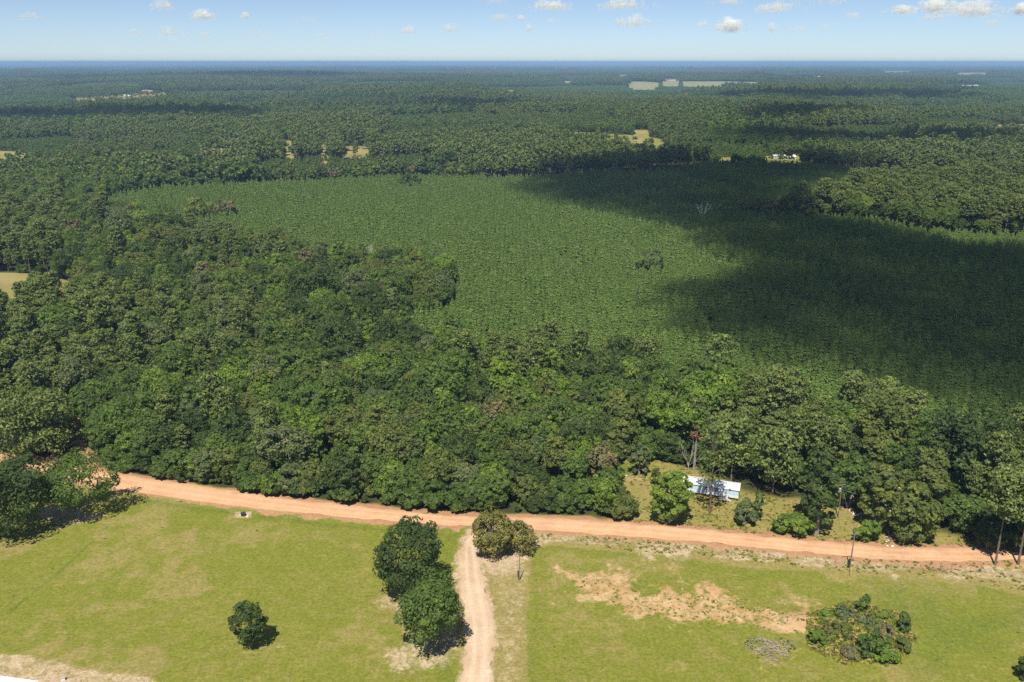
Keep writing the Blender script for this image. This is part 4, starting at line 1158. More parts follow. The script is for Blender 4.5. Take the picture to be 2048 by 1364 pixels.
# ---- tufts of taller grass in the mown ground
def tufts():
    r = np.random.RandomState(111)
    pr = []
    for j in range(4):
        n = 9; p = np.stack([r.normal(0, 0.12, n), r.normal(0, 0.12, n), np.full(n, 0.10)], 1)
        V, F = leaf_quads(p, unit(np.stack([r.normal(0, 1, n), r.normal(0, 1, n), r.uniform(0.2, 0.8, n)], 1)), 0.26, 0.7, r)
        c = [TUFT_G, TUFT_Y, TUFT_DRY, TUFT_G][j]
        pr.append(np_mesh('tuft', V, F, [c], attrs={'tint': np.repeat(r.uniform(0.3, 0.9, n), 4)}))
    def zone(poly, n, seed, thr):
        q = np.array(poly); r2 = np.random.RandomState(seed)
        x = r2.uniform(max(q[:, 0].min(), -130), min(q[:, 0].max(), 135), n); y = r2.uniform(q[:, 1].min(), q[:, 1].max(), n)
        ok = inside(poly, x, y) & (fbm(x, y, 7, seed) + 0.2 * r2.normal(size=n) > thr) & hfan(x, y, 0, 40) & (sdist(DRIVE_POLY, x, y) < -0.5) & (sdist(ROAD_POLY, x, y) < -0.3)
        return np.stack([x[ok], y[ok]], 1)
    P = [zone(FIELD_L, 400, 1, 0.35), zone(FIELD_R, 500, 2, 0.35), zone(CLEARING, 4500, 3, -0.1)]
    verge = PP([(1075, 1066), (1300, 1082), (1600, 1110), (1900, 1128), (2100, 1118), (2100, 1190), (1900, 1160), (1650, 1140), (1300, 1106), (1090, 1088)])
    P.append(zone(verge, 4000, 4, -0.1))
    worn = PP([(1130, 1150), (1290, 1180), (1500, 1200), (1620, 1240), (1600, 1268), (1440, 1255), (1262, 1226), (1150, 1172)])
    P.append(zone(worn, 900, 5, -0.2))
    mnd = PP([(1612, 1235), (1700, 1205), (1800, 1230), (1830, 1280), (1800, 1325), (1690, 1330), (1620, 1300)])
    P.append(np.repeat(zone(mnd, 1800, 6, -0.6), 1, 0))
    k = [len(p) for p in P]; XY = np.concatenate(P); n = len(XY)
    S = r.uniform(0.4, 1.0, n); S[-k[5]:] *= 2.3; S[-k[5] - k[4]:-k[5]] *= 1.15; S[k[0] + k[1]:k[0] + k[1] + k[2] + k[3]] *= 1.6
    idx = r.choice(4, n, p=[.3, .2, .35, .15])
    zz = ground_z(XY[:, 0], XY[:, 1])
    scatter('grass_tufts', np.stack([XY[:, 0], XY[:, 1], zz], 1), np.stack([np.zeros(n), np.zeros(n), r.uniform(0, 6.28, n)], 1), np.stack([S * 1.2, S * 1.2, S], 1), idx, pr)
TUFT_G = foliage('green_grass', (0.13, 0.17, 0.030), (0.17, 0.20, 0.038), 0.3)
TUFT_Y = foliage('yellow_grass', (0.20, 0.20, 0.045), (0.24, 0.23, 0.06), 0.3)
TUFT_DRY = foliage('dry_grass', (0.30, 0.24, 0.10), (0.36, 0.30, 0.14), 0.2)
_go = bpy.data.objects['ground']
def ground_z(x, y):
    """height of the built ground sheet (nearest vertex)"""
    global _gz
    try: _gz
    except NameError:
        me = _go.data; v = np.empty(len(me.vertices) * 3, np.float32); me.vertices.foreach_get('co', v); v = v.reshape(-1, 3)
        xs = np.unique(v[:, 0]); nx = len(xs); ys = v[::nx, 1]; _gz = (xs, ys, v[:, 2].reshape(-1, nx))
    xs, ys, Z = _gz
    return Z[np.clip(np.searchsorted(ys, y), 0, len(ys) - 1), np.clip(np.searchsorted(xs, x), 0, len(xs) - 1)]
tufts()

# ---- dead trees
def dead_tree(px, py, toppx, label, seed, nl=7, spread=0.6, h0=0.12, rb=0.32, name='dead_tree', mat=None):
    x, y = G(px, py); H = 1.0
    while pix(x, y, float(T(x, y)) + H)[1] > toppx and H < 40: H += 0.1
    r = random.Random(seed); b = MB(); z0 = float(T(x, y))
    b.tube([(0, 0, -0.3), (0.1, 0, H * h0), (0.15, 0.1, H * (h0 + 0.25))], [rb * 1.2, rb, rb * 0.7], 6)
    br = MB()
    for i in range(nl):
        a = i * 2.4 + r.uniform(-0.5, 0.5); s = H * r.uniform(0.75, 1.0); k = spread * r.uniform(0.5, 1.1) * H
        p0 = (0.05, 0, H * h0 * r.uniform(0.8, 1.8)); p2 = (math.cos(a) * k, math.sin(a) * k, s)
        p1 = tuple(p0[q] + (p2[q] - p0[q]) * 0.45 + r.uniform(-.06, .06) * H for q in range(3))
        br.tube([p0, p1, p2], [rb * 0.62, rb * 0.42, rb * 0.08], 5)
        for _ in range(3):
            f = r.uniform(0.45, 0.9); q0 = tuple(p1[q] + (p2[q] - p1[q]) * f for q in range(3))
            q1 = tuple(q0[q] + r.uniform(-0.16, 0.16) * H + (0.1 * H if q == 2 else 0) for q in range(3))
            br.tube([q0, q1], [rb * 0.2, rb * 0.06], 4)
    e = empty(name, (x, y, z0), r.uniform(0, 6), label, 'dead tree')
    b.obj('trunk', mat or DEADWOOD, e); br.obj('branches', mat or DEADWOOD, e)
    return e
dead_tree(1404, 440, 404, 'bleached forked snag standing alone in the shaded plantation', 1, 8, 0.42, 0.1, 0.62)
dead_tree(1376, 938, 882, 'tangle of grey dead branches left of the pine by the mobile home', 2, 9, 0.5, 0.1, 0.07)
dead_tree(738, 530, 488, 'bleached dead trunks at the far tip of the near wood', 3, 9, 0.35, 0.2, 0.28)
dead_tree(372, 470, 440, 'pale dead tree at the left corner of the plantation', 4, 9, 0.5, 0.1, 0.25)
dead_tree(1010, 968, 930, 'dead twiggy tree among the green roadside crowns', 5, 8, 0.4, 0.2, 0.14)
dead_tree(500, 620, 565, 'bare dead top poking out of the left wood', 6, 8, 0.3, 0.3, 0.2)

# ---- mobile home
def grp_box(b, x0, y0, z0, x1, y1, z1): b.box(x0, y0, z0, x1, y1, z1)
SIDING = plain('pale_blue_siding', (0.48, 0.62, 0.76), 0.55, 0.08, 0.7)
SKIRT = plain('white_skirting', (0.66, 0.70, 0.74), 0.6, 0.08, 1.0)
ROOFW = plain('white_metal_roof', (0.70, 0.71, 0.73), 0.4, 0.04, 0.5)
GLASS = plain('dark_window_glass', (0.03, 0.035, 0.045), 0.12, 0.2, 1.0)
DECK = plain('weathered_deck_boards', (0.42, 0.36, 0.31), 0.85, 0.2, 2.0)
def window(parent, x, z, w, h, y=0.0, frame=None):
    f = MB()
    for q in ((x, z, x + w, z + 0.07), (x, z + h - 0.07, x + w, z + h), (x, z + 0.07, x + 0.07, z + h - 0.07), (x + w - 0.07, z + 0.07, x + w, z + h - 0.07), (x + 0.07, z + h / 2 - 0.03, x + w - 0.07, z + h / 2 + 0.03)):
        f.box(q[0], y - 0.06, q[1], q[2], y + 0.02, q[3])
    fo = f.obj('window', frame or WHITE, parent)
    g = MB(); g.box(x + 0.07, y - 0.03, z + 0.07, x + w - 0.07, y + 0.005, z + h - 0.07); g.obj('pane', GLASS, fo)
def mobile_home():
    L, D = HOME_L, 4.3; zb, zt = 0.55, 3.05
    e = empty('mobile_home', (HOME_POLY[0][0], HOME_POLY[0][1], 0), HOME_A, 'pale blue mobile home with white metal roof behind the open pine', 'mobile home')
    b = MB(); b.box(0, 0, zb + 0.75, L, D, zt); b.obj('wall', SIDING, e)
    b = MB(); b.box(-0.02, -0.02, zb, L + 0.02, D + 0.02, zb + 0.75); b.obj('skirting', SKIRT, e)
    b = MB()
    for i in range(8):
        for yy in (0.35, D - 0.7): b.box(0.4 + i * (L - 1.1) / 7, yy, -0.2, 0.75 + i * (L - 1.1) / 7, yy + 0.35, zb)
    b.obj('piers', plain('concrete_piers', (0.3, 0.29, 0.27), 0.9), e)
    b = MB(); o = 0.22
    b.add([(-o, -o, zt), (L + o, -o, zt), (L + o, D + o, zt), (-o, D + o, zt), (-o, D / 2, zt + 0.55), (L + o, D / 2, zt + 0.55)], [(0, 1, 5, 4), (2, 3, 4, 5), (1, 2, 5), (3, 0, 4), (3, 2, 1, 0)])
    b.box(-o, -o - 0.02, zt - 0.14, L + o, -o + 0.03, zt - 0.002)
    n = 22
    for i in range(n):
        xx = i * L / (n - 1)
        b.add([(xx - .03, -o, zt + .012), (xx + .03, -o, zt + .012), (xx + .03, D / 2, zt + .59), (xx - .03, D / 2, zt + .59), (xx, -o, zt + .05), (xx, D / 2, zt + .63)], [(0, 1, 4), (1, 2, 5, 4), (3, 0, 4, 5), (2, 3, 5)])
    b.obj('roof', ROOFW, e)
    for x, w in ((L - 14.6, 0.8), (L - 12.9, 0.8), (L - 9.2, 1.1), (L - 6.2, 0.9)): window(e, x, zb + 1.15, w, 1.1)
    dx = L - 4.1
    d = MB(); d.box(dx, -0.06, zb + 0.1, dx + 0.92, 0.02, zb + 2.1); do = d.obj('door', WHITE, e)
    h = MB(); h.box(dx + 0.78, -0.1, zb + 1.05, dx + 0.84, -0.06, zb + 1.12); h.obj('handle', GALV, do)
    s = MB(); s.box(dx - 0.9, -1.9, zb - 0.12, dx + 1.5, -0.08, zb)
    for k in range(3): s.box(dx + 1.5 + 0.28 * k, -1.5, zb - 0.3 - 0.16 * k, dx + 1.8 + 0.28 * k, -0.4, zb - 0.22 - 0.16 * k)
    for px, py in ((-0.85, -1.85), (1.4, -1.85), (-0.85, -0.2), (1.4, -0.2)): s.box(dx + px, py, -0.2, dx + px + 0.1, py + 0.1, zb - 0.125)
    so = s.obj('porch', DECK, e)
    r = MB()
    for px in (-0.88, 0.25, 1.40): r.box(dx + px, -1.88, zb + 0.003, dx + px + 0.08, -1.8, zb + 0.95)
    r.box(dx - 0.9, -1.9, zb + 0.953, dx + 1.5, -1.78, zb + 1.03); r.box(dx - 0.9, -1.86, zb + 0.45, dx + 1.5, -1.82, zb + 0.53)
    r.obj('rail', WHITE, so)
mobile_home()

def gable_house(px, py, L, D, H, rz, label, wall, roof, name='house', zr=1.4, cat='house', loc=None):
    x, y = loc or G(px, py); z = float(T(x, y)) if math.hypot(x, y) > 700 else 0.0
    e = empty(name, (x, y, z + 0.3 * (math.hypot(x, y) > 700)), rz, label, cat)
    b = MB(); b.box(-L / 2, -D / 2, -0.4, L / 2, D / 2, H)
    b.add([(-L / 2, -D / 2, H + .001), (-L / 2, D / 2, H + .001), (-L / 2, 0, H + zr - .06), (L / 2, -D / 2, H + .001), (L / 2, D / 2, H + .001), (L / 2, 0, H + zr - .06)], [(0, 2, 1), (3, 4, 5)])
    b.obj('wall', wall, e)
    o = 0.4; b = MB()
    for sgn in (-1, 1):
        y0, z0 = sgn * (D / 2 + o), H - zr * o / (D / 2)
        b.add([(-L / 2 - o, y0, z0), (L / 2 + o, y0, z0), (L / 2 + o, 0, H + zr), (-L / 2 - o, 0, H + zr), (-L / 2 - o, y0, z0 + .15), (L / 2 + o, y0, z0 + .15), (L / 2 + o, 0, H + zr + .15), (-L / 2 - o, 0, H + zr + .15)],
              [(0, 1, 2, 3), (4, 7, 6, 5), (0, 4, 5, 1), (1, 5, 6, 2), (3, 7, 4, 0), (2, 6, 7, 3)])
    b.obj('roof', roof, e)
    for i in range(3): window(e, -L / 2 + L * (0.16 + 0.28 * i), 0.9, L * 0.09 + 0.3, 1.1, -D / 2)
    d = MB(); d.box(L * 0.02, -D / 2 - 0.05, 0, L * 0.02 + 0.95, -D / 2 + 0.02, 2.05); d.obj('door', WHITE, e)
    return e
WALLW = plain('cream_wall', (0.55, 0.53, 0.48), 0.7, 0.1, 0.6)
ROOFG = plain('grey_tin_roof', (0.42, 0.41, 0.42), 0.5, 0.15, 0.4)
ROOFR = plain('red_roof', (0.30, 0.10, 0.07), 0.7, 0.15, 0.4)
ROOFB = plain('brown_roof', (0.22, 0.17, 0.14), 0.8, 0.15, 0.4)
hx, hy = np.mean(np.array(SHED_POLY), 0)
gable_house(0, 0, SHED_L, 6.0, 2.5, SHED_A, 'hidden house with a rusty grey tin roof glimpsed through trees beside the littered track', plain('weathered_wall', (0.34, 0.30, 0.27), 0.8, 0.25, 0.8), plain('rusty_tin_roof', (0.36, 0.31, 0.30), 0.6, 0.35, 0.8), loc=(float(hx), float(hy)))
for px, py, L, D, H, rz, lab, w, rf, nm in [
    (1578, 319, 13, 9, 3.2, 0.1, 'white roofed farmhouse at the far edge of the shaded plantation', WALLW, ROOFW, 'house'),
    (1552, 317, 10, 6, 2.8, 0.3, 'low grey roofed shed left of the white roofed farmhouse', WALLW, ROOFG, 'shed'),
    (58, 327, 15, 9, 3.4, 0.5, 'white house among trees by the pasture at the far left', WALLW, ROOFW, 'house'),
    (411, 285, 15, 9, 3.4, -0.2, 'white roofed house beside the middle pasture', WALLW, ROOFW, 'house'),
    (256, 194, 20, 12, 4.5, 0.2, 'pale farm building left of the orange dirt on the distant farm', WALLW, ROOFW, 'barn'),
    (298, 187, 22, 12, 4.5, 0.0, 'brown roofed farm building on the orange dirt of the distant farm', WALLW, ROOFB, 'barn'),
    (371, 177, 30, 14, 5, 0.3, 'long barn at the right end of the distant farm', WALLW, ROOFG, 'barn'),
    (1521, 186, 28, 16, 6, 0.2, 'red roofed house alone in the forest below the pale fields', WALLW, ROOFR, 'house'),
    (1636, 156, 60, 24, 8, 0.1, 'large white barn at the right end of the pale field strip', WALLW, ROOFW, 'barn'),
    (970, 141, 70, 26, 9, 0.0, 'rightmost and largest of the white buildings near the horizon', WALLW, ROOFW, 'barn'),
    (948, 141, 44, 18, 7, 0.2, 'middle one of the white buildings near the horizon', WALLW, ROOFW, 'barn'),
    (926, 141, 44, 18, 7, 0.1, 'leftmost of the white buildings near the horizon', WALLW, ROOFW, 'barn'),
    (1932, 175, 46, 16, 6, 0.1, 'long white building in the forest at the far right', WALLW, ROOFW, 'barn'),
    (1950, 174, 24, 14, 6, 0.1, 'short white building right of the long white one at the far right', WALLW, ROOFW, 'barn'),
    (1343, 162, 40, 18, 6, 0.1, 'farm building in the distant pale field with orange soil', WALLW, ROOFR, 'barn')]:
    gable_house(px, py, L, D, H, rz, lab, w, rf, nm, 0.28 * D / 2 + 0.6, 'house' if nm == 'house' else nm)

# white-roofed outbuilding cut by the lower left corner
def outbuilding():
    c = G(78, 1362, 3.2); a = G(-40, 1346, 3.2)
    ang = math.atan2(c[1] - a[1], c[0] - a[0])
    e = empty('outbuilding', (c[0], c[1], 0), ang, 'outbuilding with a flat white metal roof cut by the lower left corner', 'outbuilding')
    b = MB(); b.box(-14, -9, -0.2, -0.25, -0.25, 3.0); b.obj('wall', WALLW, e)
    b = MB(); b.box(-14.3, -9.3, 3.003, 0, 0, 3.2)
    b.obj('roof', ROOFW, e)
outbuilding()
def small_box():
    x, y = G(127, 1361)
    e = empty('water_tap_box', (x, y, float(ground_z(x, y))), 0.3, 'little pale utility box standing on dry grass near the outbuilding roof', 'utility box')
    b = MB(); b.box(-.35, -.3, -.1, .35, .3, .55); b.obj('housing', SKIRT, e)
    b = MB(); b.box(-.4, -.35, .553, .4, .35, .62); b.obj('lid', GALV, e)
    x, y = G(487, 1031)
    e = empty('well_box', (x, y, float(ground_z(x, y))), 0.1, 'small black well cover box on a pale pad in the mown field', 'well box')
    b = MB(); b.box(-1.2, -1.0, -.05, 1.3, .9, .06); b.obj('pad', plain('pale_concrete', (0.52, 0.45, 0.38), 0.9), e)
    b = MB(); b.box(-.55, -.5, .063, .55, .5, .8); b.obj('housing', DARK_METAL, e)
    b = MB(); b.box(-.62, -.57, .803, .62, .57, .9); b.obj('lid', plain('black_lid', (0.05, 0.05, 0.06), 0.5), e)
small_box()

# ---- utility poles and wires
TOPS = {}
def pole(key, px, py, toppx, label, arm=True, can=None, rad=0.15, lean=0.0, arm_rz=0.9, meter=False):
    x, y = G(px, py); H = 2.0; z = float(ground_z(x, y))
    while pix(x, y, z + H)[1] > toppx and H < 16: H += 0.05
    e = empty('utility_pole', (x, y, z), arm_rz, label, 'utility pole')
    b = MB(); b.tube([(0, 0, -0.5), (lean * H * 0.5, 0, H * 0.5), (lean * H, 0, H)], [rad, rad * 0.88, rad * 0.7], 8); b.obj('post', WEATHERED, e)
    tx = lean * H
    if arm:
        b = MB(); b.box(tx - 1.2, rad * .8, H - 0.55, tx + 1.2, rad * .8 + 0.12, H - 0.42); ao = b.obj('crossarm', WEATHERED, e)
        for k in (-1.1, -0.5, 0.5, 1.1):
            b = MB(); b.tube([(tx + k, rad * .8 + .06, H - 0.42), (tx + k, rad * .8 + .06, H - 0.3), (tx + k, rad * .8 + .06, H - 0.18)], [0.05, 0.09, 0.05], 6); b.obj('insulator', GALV, ao)
    if can:
        b = MB(); b.tube([(tx - 0.48, 0, H - 2.1), (tx - 0.48, 0, H - 2.05), (tx - 0.48, 0, H - 1.15), (tx - 0.48, 0, H - 1.08)], [0.18, 0.28, 0.28, 0.2], 10); b.obj('transformer', GALV, e)
    if meter:
        b = MB(); b.box(-0.45, -0.3, 1.0, -0.02 - rad, 0.1, 2.6); b.obj('meter_cabinet', DARK_METAL, e)
    TOPS[key] = (x + tx * math.cos(arm_rz), y + tx * math.sin(arm_rz), z + H)
pole('a', 1699, 1138, 1066, 'weathered utility pole with a crossarm standing in the verge beside the road', True, None, 0.16, 0.02, 0.15, True)
pole('b', 1676, 1035, 968, 'utility pole carrying a pale round transformer on the far bank', True, True, 0.15, 0.0, 0.4)
pole('c', 1956, 1054, 1004, 'reddish brown utility pole half hidden in trees above the grassy bank', True, None, 0.15, 0.0, 0.5)
pole('d', 1039, 1161, 1106, 'thin dark pole without crossarm between driveway and right-hand field', False, None, 0.13, 0.0, 0.0, True)
def wire(a, b, sag, label, dz=-0.2, off=0.0):
    m = MB(); pts = []
    for i in range(13):
        f = i / 12; pts.append((a[0] + (b[0] - a[0]) * f + off, a[1] + (b[1] - a[1]) * f, a[2] + (b[2] - a[2]) * f + dz - sag * 4 * f * (1 - f)))
    m.tube(pts, 0.022, 4); tag(m.obj('overhead_wire', WIREM), label, 'wire')
wire(TOPS['a'], TOPS['b'], 0.7, 'overhead wire across the road between the verge pole and the transformer pole')
wire(TOPS['b'], TOPS['c'], 1.6, 'upper overhead wire from the transformer pole to the reddish brown pole', -0.15, 0.4)
wire(TOPS['b'], TOPS['c'], 1.8, 'lower overhead wire from the transformer pole to the reddish brown pole', -1.6)
pe = G(2260, 1055); TOPS['e'] = (pe[0], pe[1], 9.5)
wire(TOPS['c'], TOPS['e'], 1.2, 'overhead wire running off to the right from the reddish brown pole')
def marker():
    x, y = G(1702, 1158)
    e = empty('guy_marker', (x, y, float(ground_z(x, y))), 0, 'slim yellow guy wire marker below the verge pole', 'guy marker')
    b = MB(); b.tube([(0, 0, -.2), (0.0, 0.35, 1.2), (0, 0.65, 2.2)], 0.06, 6); b.obj('sleeve', plain('yellow_plastic', (0.62, 0.45, 0.14), 0.5), e)
    b = MB(); a = Vector(TOPS['a']); b.tube([(0, 0.65, 2.2), (a.x - x, a.y - y, a.z - 1.5 - e.location.z)], 0.02, 4); b.obj('guy_wire', WIREM, e)
marker()

# ---- wire fence along the verge, with braced corner posts
def fence():
    line = resample(PP([(1085, 1078), (1200, 1084), (1300, 1091), (1400, 1099), (1500, 1108), (1600, 1118), (1690, 1127)]), 34)
    e = empty('wire_fence', (line[0][0], line[0][1], 0), 0, 'thin wire fence on steel posts along the verge between road and right-hand field', 'fence')
    b0 = line[0]
    me = MB(); me.box(-.03, -.03, -.3, .03, .03, 1.25); pm = me.mesh('fence_post', [WEATHERED])
    for p in line:
        link('post', pm, e, (p[0] - b0[0], p[1] - b0[1], float(ground_z(p[0], p[1]))))
    for h in (0.45, 0.85, 1.25):
        m = MB(); m.tube([(p[0] - b0[0], p[1] - b0[1] - 0.05, float(ground_z(p[0], p[1])) + h) for p in line], 0.012, 3); m.obj('wire', WIREM, e)
    line = resample(PP([(1715, 1132), (1800, 1135), (1858, 1136), (1880, 1139), (1961, 1142), (2048, 1160), (2130, 1178)]), 22); b0 = line[0]
    e = empty('wire_fence', (line[0][0], line[0][1], 0), 0, 'wire fence with dark braced posts along the sandy verge by the bare pines', 'fence')
    for p in line:
        link('post', pm, e, (p[0] - b0[0], p[1] - b0[1], float(ground_z(p[0], p[1]))))
    for h in (0.45, 0.85, 1.25):
        m = MB(); m.tube([(p[0] - b0[0], p[1] - b0[1] - 0.05, float(ground_z(p[0], p[1])) + h) for p in line], 0.012, 3); m.obj('wire', WIREM, e)
    for px, py, w in ((1859, 1137, 0.08), (1880, 1141, 0.10), (1961, 1143, 0.09)):
        x, y = G(px, py); z = float(ground_z(x, y)); m = MB()
        m.tube([(x - b0[0], y - b0[1], z - .3), (x - b0[0], y - b0[1], z + 1.9)], w, 7)
        m.tube([(x - b0[0] + 1.3, y - b0[1] - .5, z), (x - b0[0] + 0.05, y - b0[1] - .1, z + 1.5)], w * .7, 6)
        m.obj('brace_post', WEATHERED, e)
fence()

# ---- litter dumped along the track to the hidden house
def litter():
    r = random.Random(9); b = MB()
    spots = []
    for _ in range(150):
        i = r.randrange(len(TRACK_DUMP) - 1); f = r.random(); p, q = TRACK_DUMP[i], TRACK_DUMP[i + 1]
        spots.append((p[0] + (q[0] - p[0]) * f + r.gauss(0, 1.6), p[1] + (q[1] - p[1]) * f + r.gauss(0, 1.0)))
    for _ in range(60):
        p = G(r.uniform(1770, 1850), r.uniform(1004, 1030)); spots.append(p)
    for x, y in spots:
        s = r.uniform(0.1, 0.42); z = float(ground_z(x, y)); a = r.uniform(0, 3.1)
        c, sn = math.cos(a) * s, math.sin(a) * s; h = s * r.uniform(0.3, 1.0)
        b.add([(x - c, y - sn, z), (x + sn, y - c, z), (x + c, y + sn, z), (x - sn, y + c, z), (x - c * .7, y - sn * .7, z + h), (x + sn * .8, y - c * .8, z + h * .8), (x + c * .6, y + sn * .6, z + h), (x - sn * .6, y + c * .6, z + h * .6)],
              [(4, 5, 6, 7), (0, 1, 5, 4), (1, 2, 6, 5), (2, 3, 7, 6), (3, 0, 4, 7)], r.choice((0, 0, 1, 2)))
    tag(b.obj('litter', [WHITE, GALV, plain('brown_cardboard', (0.3, 0.2, 0.13), 0.9)]), kind='stuff')
    m = MB()
    for px, py in ((142, 888), (150, 885), (136, 892), (158, 868), (166, 866), (1244, 956), (1252, 952), (96, 1000)):
        x, y = G(px, py); s = r.uniform(.5, 1.1)
        m.add([(x - s, y - s * .6, 0), (x + s, y - s * .5, 0), (x + s * .8, y + s * .7, 0), (x - s * .9, y + s * .5, 0), (x - s * .5, y - s * .3, s * .35), (x + s * .5, y - s * .2, s * .3), (x + s * .3, y + s * .3, s * .4), (x - s * .4, y + s * .2, s * .3)],
              [(4, 5, 6, 7), (0, 1, 5, 4), (1, 2, 6, 5), (2, 3, 7, 6), (3, 0, 4, 7)])
    tag(m.obj('rubble', plain('pale_rubble', (0.5, 0.45, 0.4), 0.9)), kind='stuff')
litter()

# ---- heap of cut branches below the bare soil
def brush_pile():
    x, y = G(1540, 1298); r = random.Random(77)
    e = empty('brush_pile', (x, y, float(ground_z(x, y))), 0.2, 'low grey pile of dead brush on the mown field below the bare soil', 'brush pile')
    b = MB()
    for i in range(230):
        a = r.uniform(0, 6.28); q = 4.4 * math.sqrt(r.random()) * (1 + 0.28 * math.sin(3 * a + 1) + 0.15 * math.sin(5 * a)); px, py = math.cos(a) * q * 1.05, math.sin(a) * q * 0.8
        if math.sin(px * 1.7 + 1) * math.sin(py * 1.9) > 0.35 or r.random() < 0.15: continue
        d = r.uniform(0, 3.14); L = r.uniform(0.5, 1.6); z = r.uniform(0.05, 0.5) * (1.1 - q / 5)
        b.tube([(px - math.cos(d) * L, py - math.sin(d) * L, z), (px, py, z + r.uniform(0.0, 0.25)), (px + math.cos(d) * L, py + math.sin(d) * L, max(0.03, z + r.uniform(-.2, .3)))], [0.035, 0.05, 0.02], 4)
    tag(b.obj('branches', plain('grey_brush', (0.30, 0.25, 0.20), 0.9, 0.35, 1.0), e), kind='stuff')
    n = 240; rr = np.random.RandomState(5); a = rr.uniform(0, 6.28, n); q = 5.4 * np.sqrt(rr.rand(n))
    P = np.stack([np.cos(a) * q, np.sin(a) * q * 0.8, rr.uniform(0.05, 0.4, n)], 1); keep = fbm(P[:, 0] + 50, P[:, 1], 3.0, 9) > 0.02; P = P[keep]; n = len(P)
    V, F = leaf_quads(P, unit(rr.normal(size=(n, 3)) + np.array([0, 0, 1.2])), 0.4, 0.7, rr)
    tag(link('weeds', np_mesh('weeds', V, F, [TUFT_G], attrs={'tint': np.repeat(rr.uniform(0.1, 0.7, n), 4)}), e), kind='stuff')
brush_pile()

# ------------------------------------------------------------------ clouds
import bmesh
_bm = bmesh.new(); bmesh.ops.create_icosphere(_bm, subdivisions=2, radius=1.0)
ICO_V = np.array([v.co[:] for v in _bm.verts]); ICO_F = np.array([[v.index for v in f.verts] for f in _bm.faces]); _bm.free()
def cloud_mat(name, alpha):
    m, nt, out = new_mat(name)
    tc = N(nt, 'TexCoord')
    d = N(nt, 'BsdfDiffuse'); d.inputs[0].default_value = (1, 1, 1, 1)
    t = N(nt, 'BsdfTranslucent'); t.inputs[0].default_value = (1, 1, 1, 1)
    mx = N(nt, 'MixShader'); mx.inputs[0].default_value = 0.4
    nt.links.new(d.outputs[0], mx.inputs[1]); nt.links.new(t.outputs[0], mx.inputs[2])
    tr = N(nt, 'BsdfTransparent'); m2 = N(nt, 'MixShader'); m2.inputs[0].default_value = alpha
    nt.links.new(tr.outputs[0], m2.inputs[1]); nt.links.new(mx.outputs[0], m2.inputs[2]); nt.links.new(m2.outputs[0], out.inputs[0])
    return m
CM = {k: cloud_mat('cloud_vapour_%s' % k, a) for k, a in (('thin', 0.018), ('soft', 0.036), ('bright', 0.066), ('dense', 0.12))}
def puffs(cen, rad, seed, base=None):
    r = np.random.RandomState(seed); Vs = []; Fs = []
    for i, (c, q) in enumerate(zip(cen, rad)):
        v = ICO_V * (1 + 0.22 * np.sin(ICO_V @ r.normal(size=(3, 3)) * 3).mean(1, keepdims=True)) * q + c
        if base is not None: v[:, 2] = np.maximum(v[:, 2], base + 0.04 * q * r.rand(len(v)))
        Vs.append(v); Fs.append(ICO_F + i * len(ICO_V))
    return np.concatenate(Vs), np.concatenate(Fs)
def sky_cloud(px, py, w, h, dens, label, seed):
    w *= 1.35; h *= 0.98
    u = (px - 1024) / FPX; v = (py + h / 2 - 682) / FPX
    d = np.array([u, CT - v * ST, -ST - v * CT])
    el = d[2] / math.hypot(d[0], d[1]); dist = min(42000.0, 1000.0 / max(el, 0.004))
    P = np.array([0, 0, CAM_H]) + d / math.hypot(d[0], d[1]) * dist
    W = w / FPX * dist; Hh = h / FPX * dist
    r = np.random.RandomState(seed); n = 120 if w > 75 else 84
    x = np.concatenate([r.normal(m_, 0.11, n // 3) for m_ in r.uniform(-0.24, 0.24, 3)]); x[::7] = r.uniform(-0.48, 0.48, len(x[::7])); x = np.clip(x, -0.48, 0.48)
    top = np.sqrt(np.clip(1 - (x / 0.52) ** 2, 0.03, 1)) * r.uniform(0.3, 1.0, n)
    cen = np.stack([x * W, r.normal(0, 0.18, n) * W, top * Hh * 0.62], 1)
    rad = Hh * r.uniform(0.08, 0.30, n) * (1 - 0.6 * np.abs(x))
    side = np.array([d[1], -d[0], 0]) / math.hypot(d[0], d[1]); fw = np.array([d[0], d[1], 0]) / math.hypot(d[0], d[1])
    V, F = puffs(cen, rad, seed, -0.05 * Hh)
    V = V[:, :1] * side + V[:, 1:2] * fw + V[:, 2:] * np.array([0, 0, 1])
    o = link('cloud', np_mesh('cloud', V, F, [CM[dens]], smooth_=True), None, tuple(P))
    tag(o, label, 'cloud', 'fair weather clouds above the horizon')
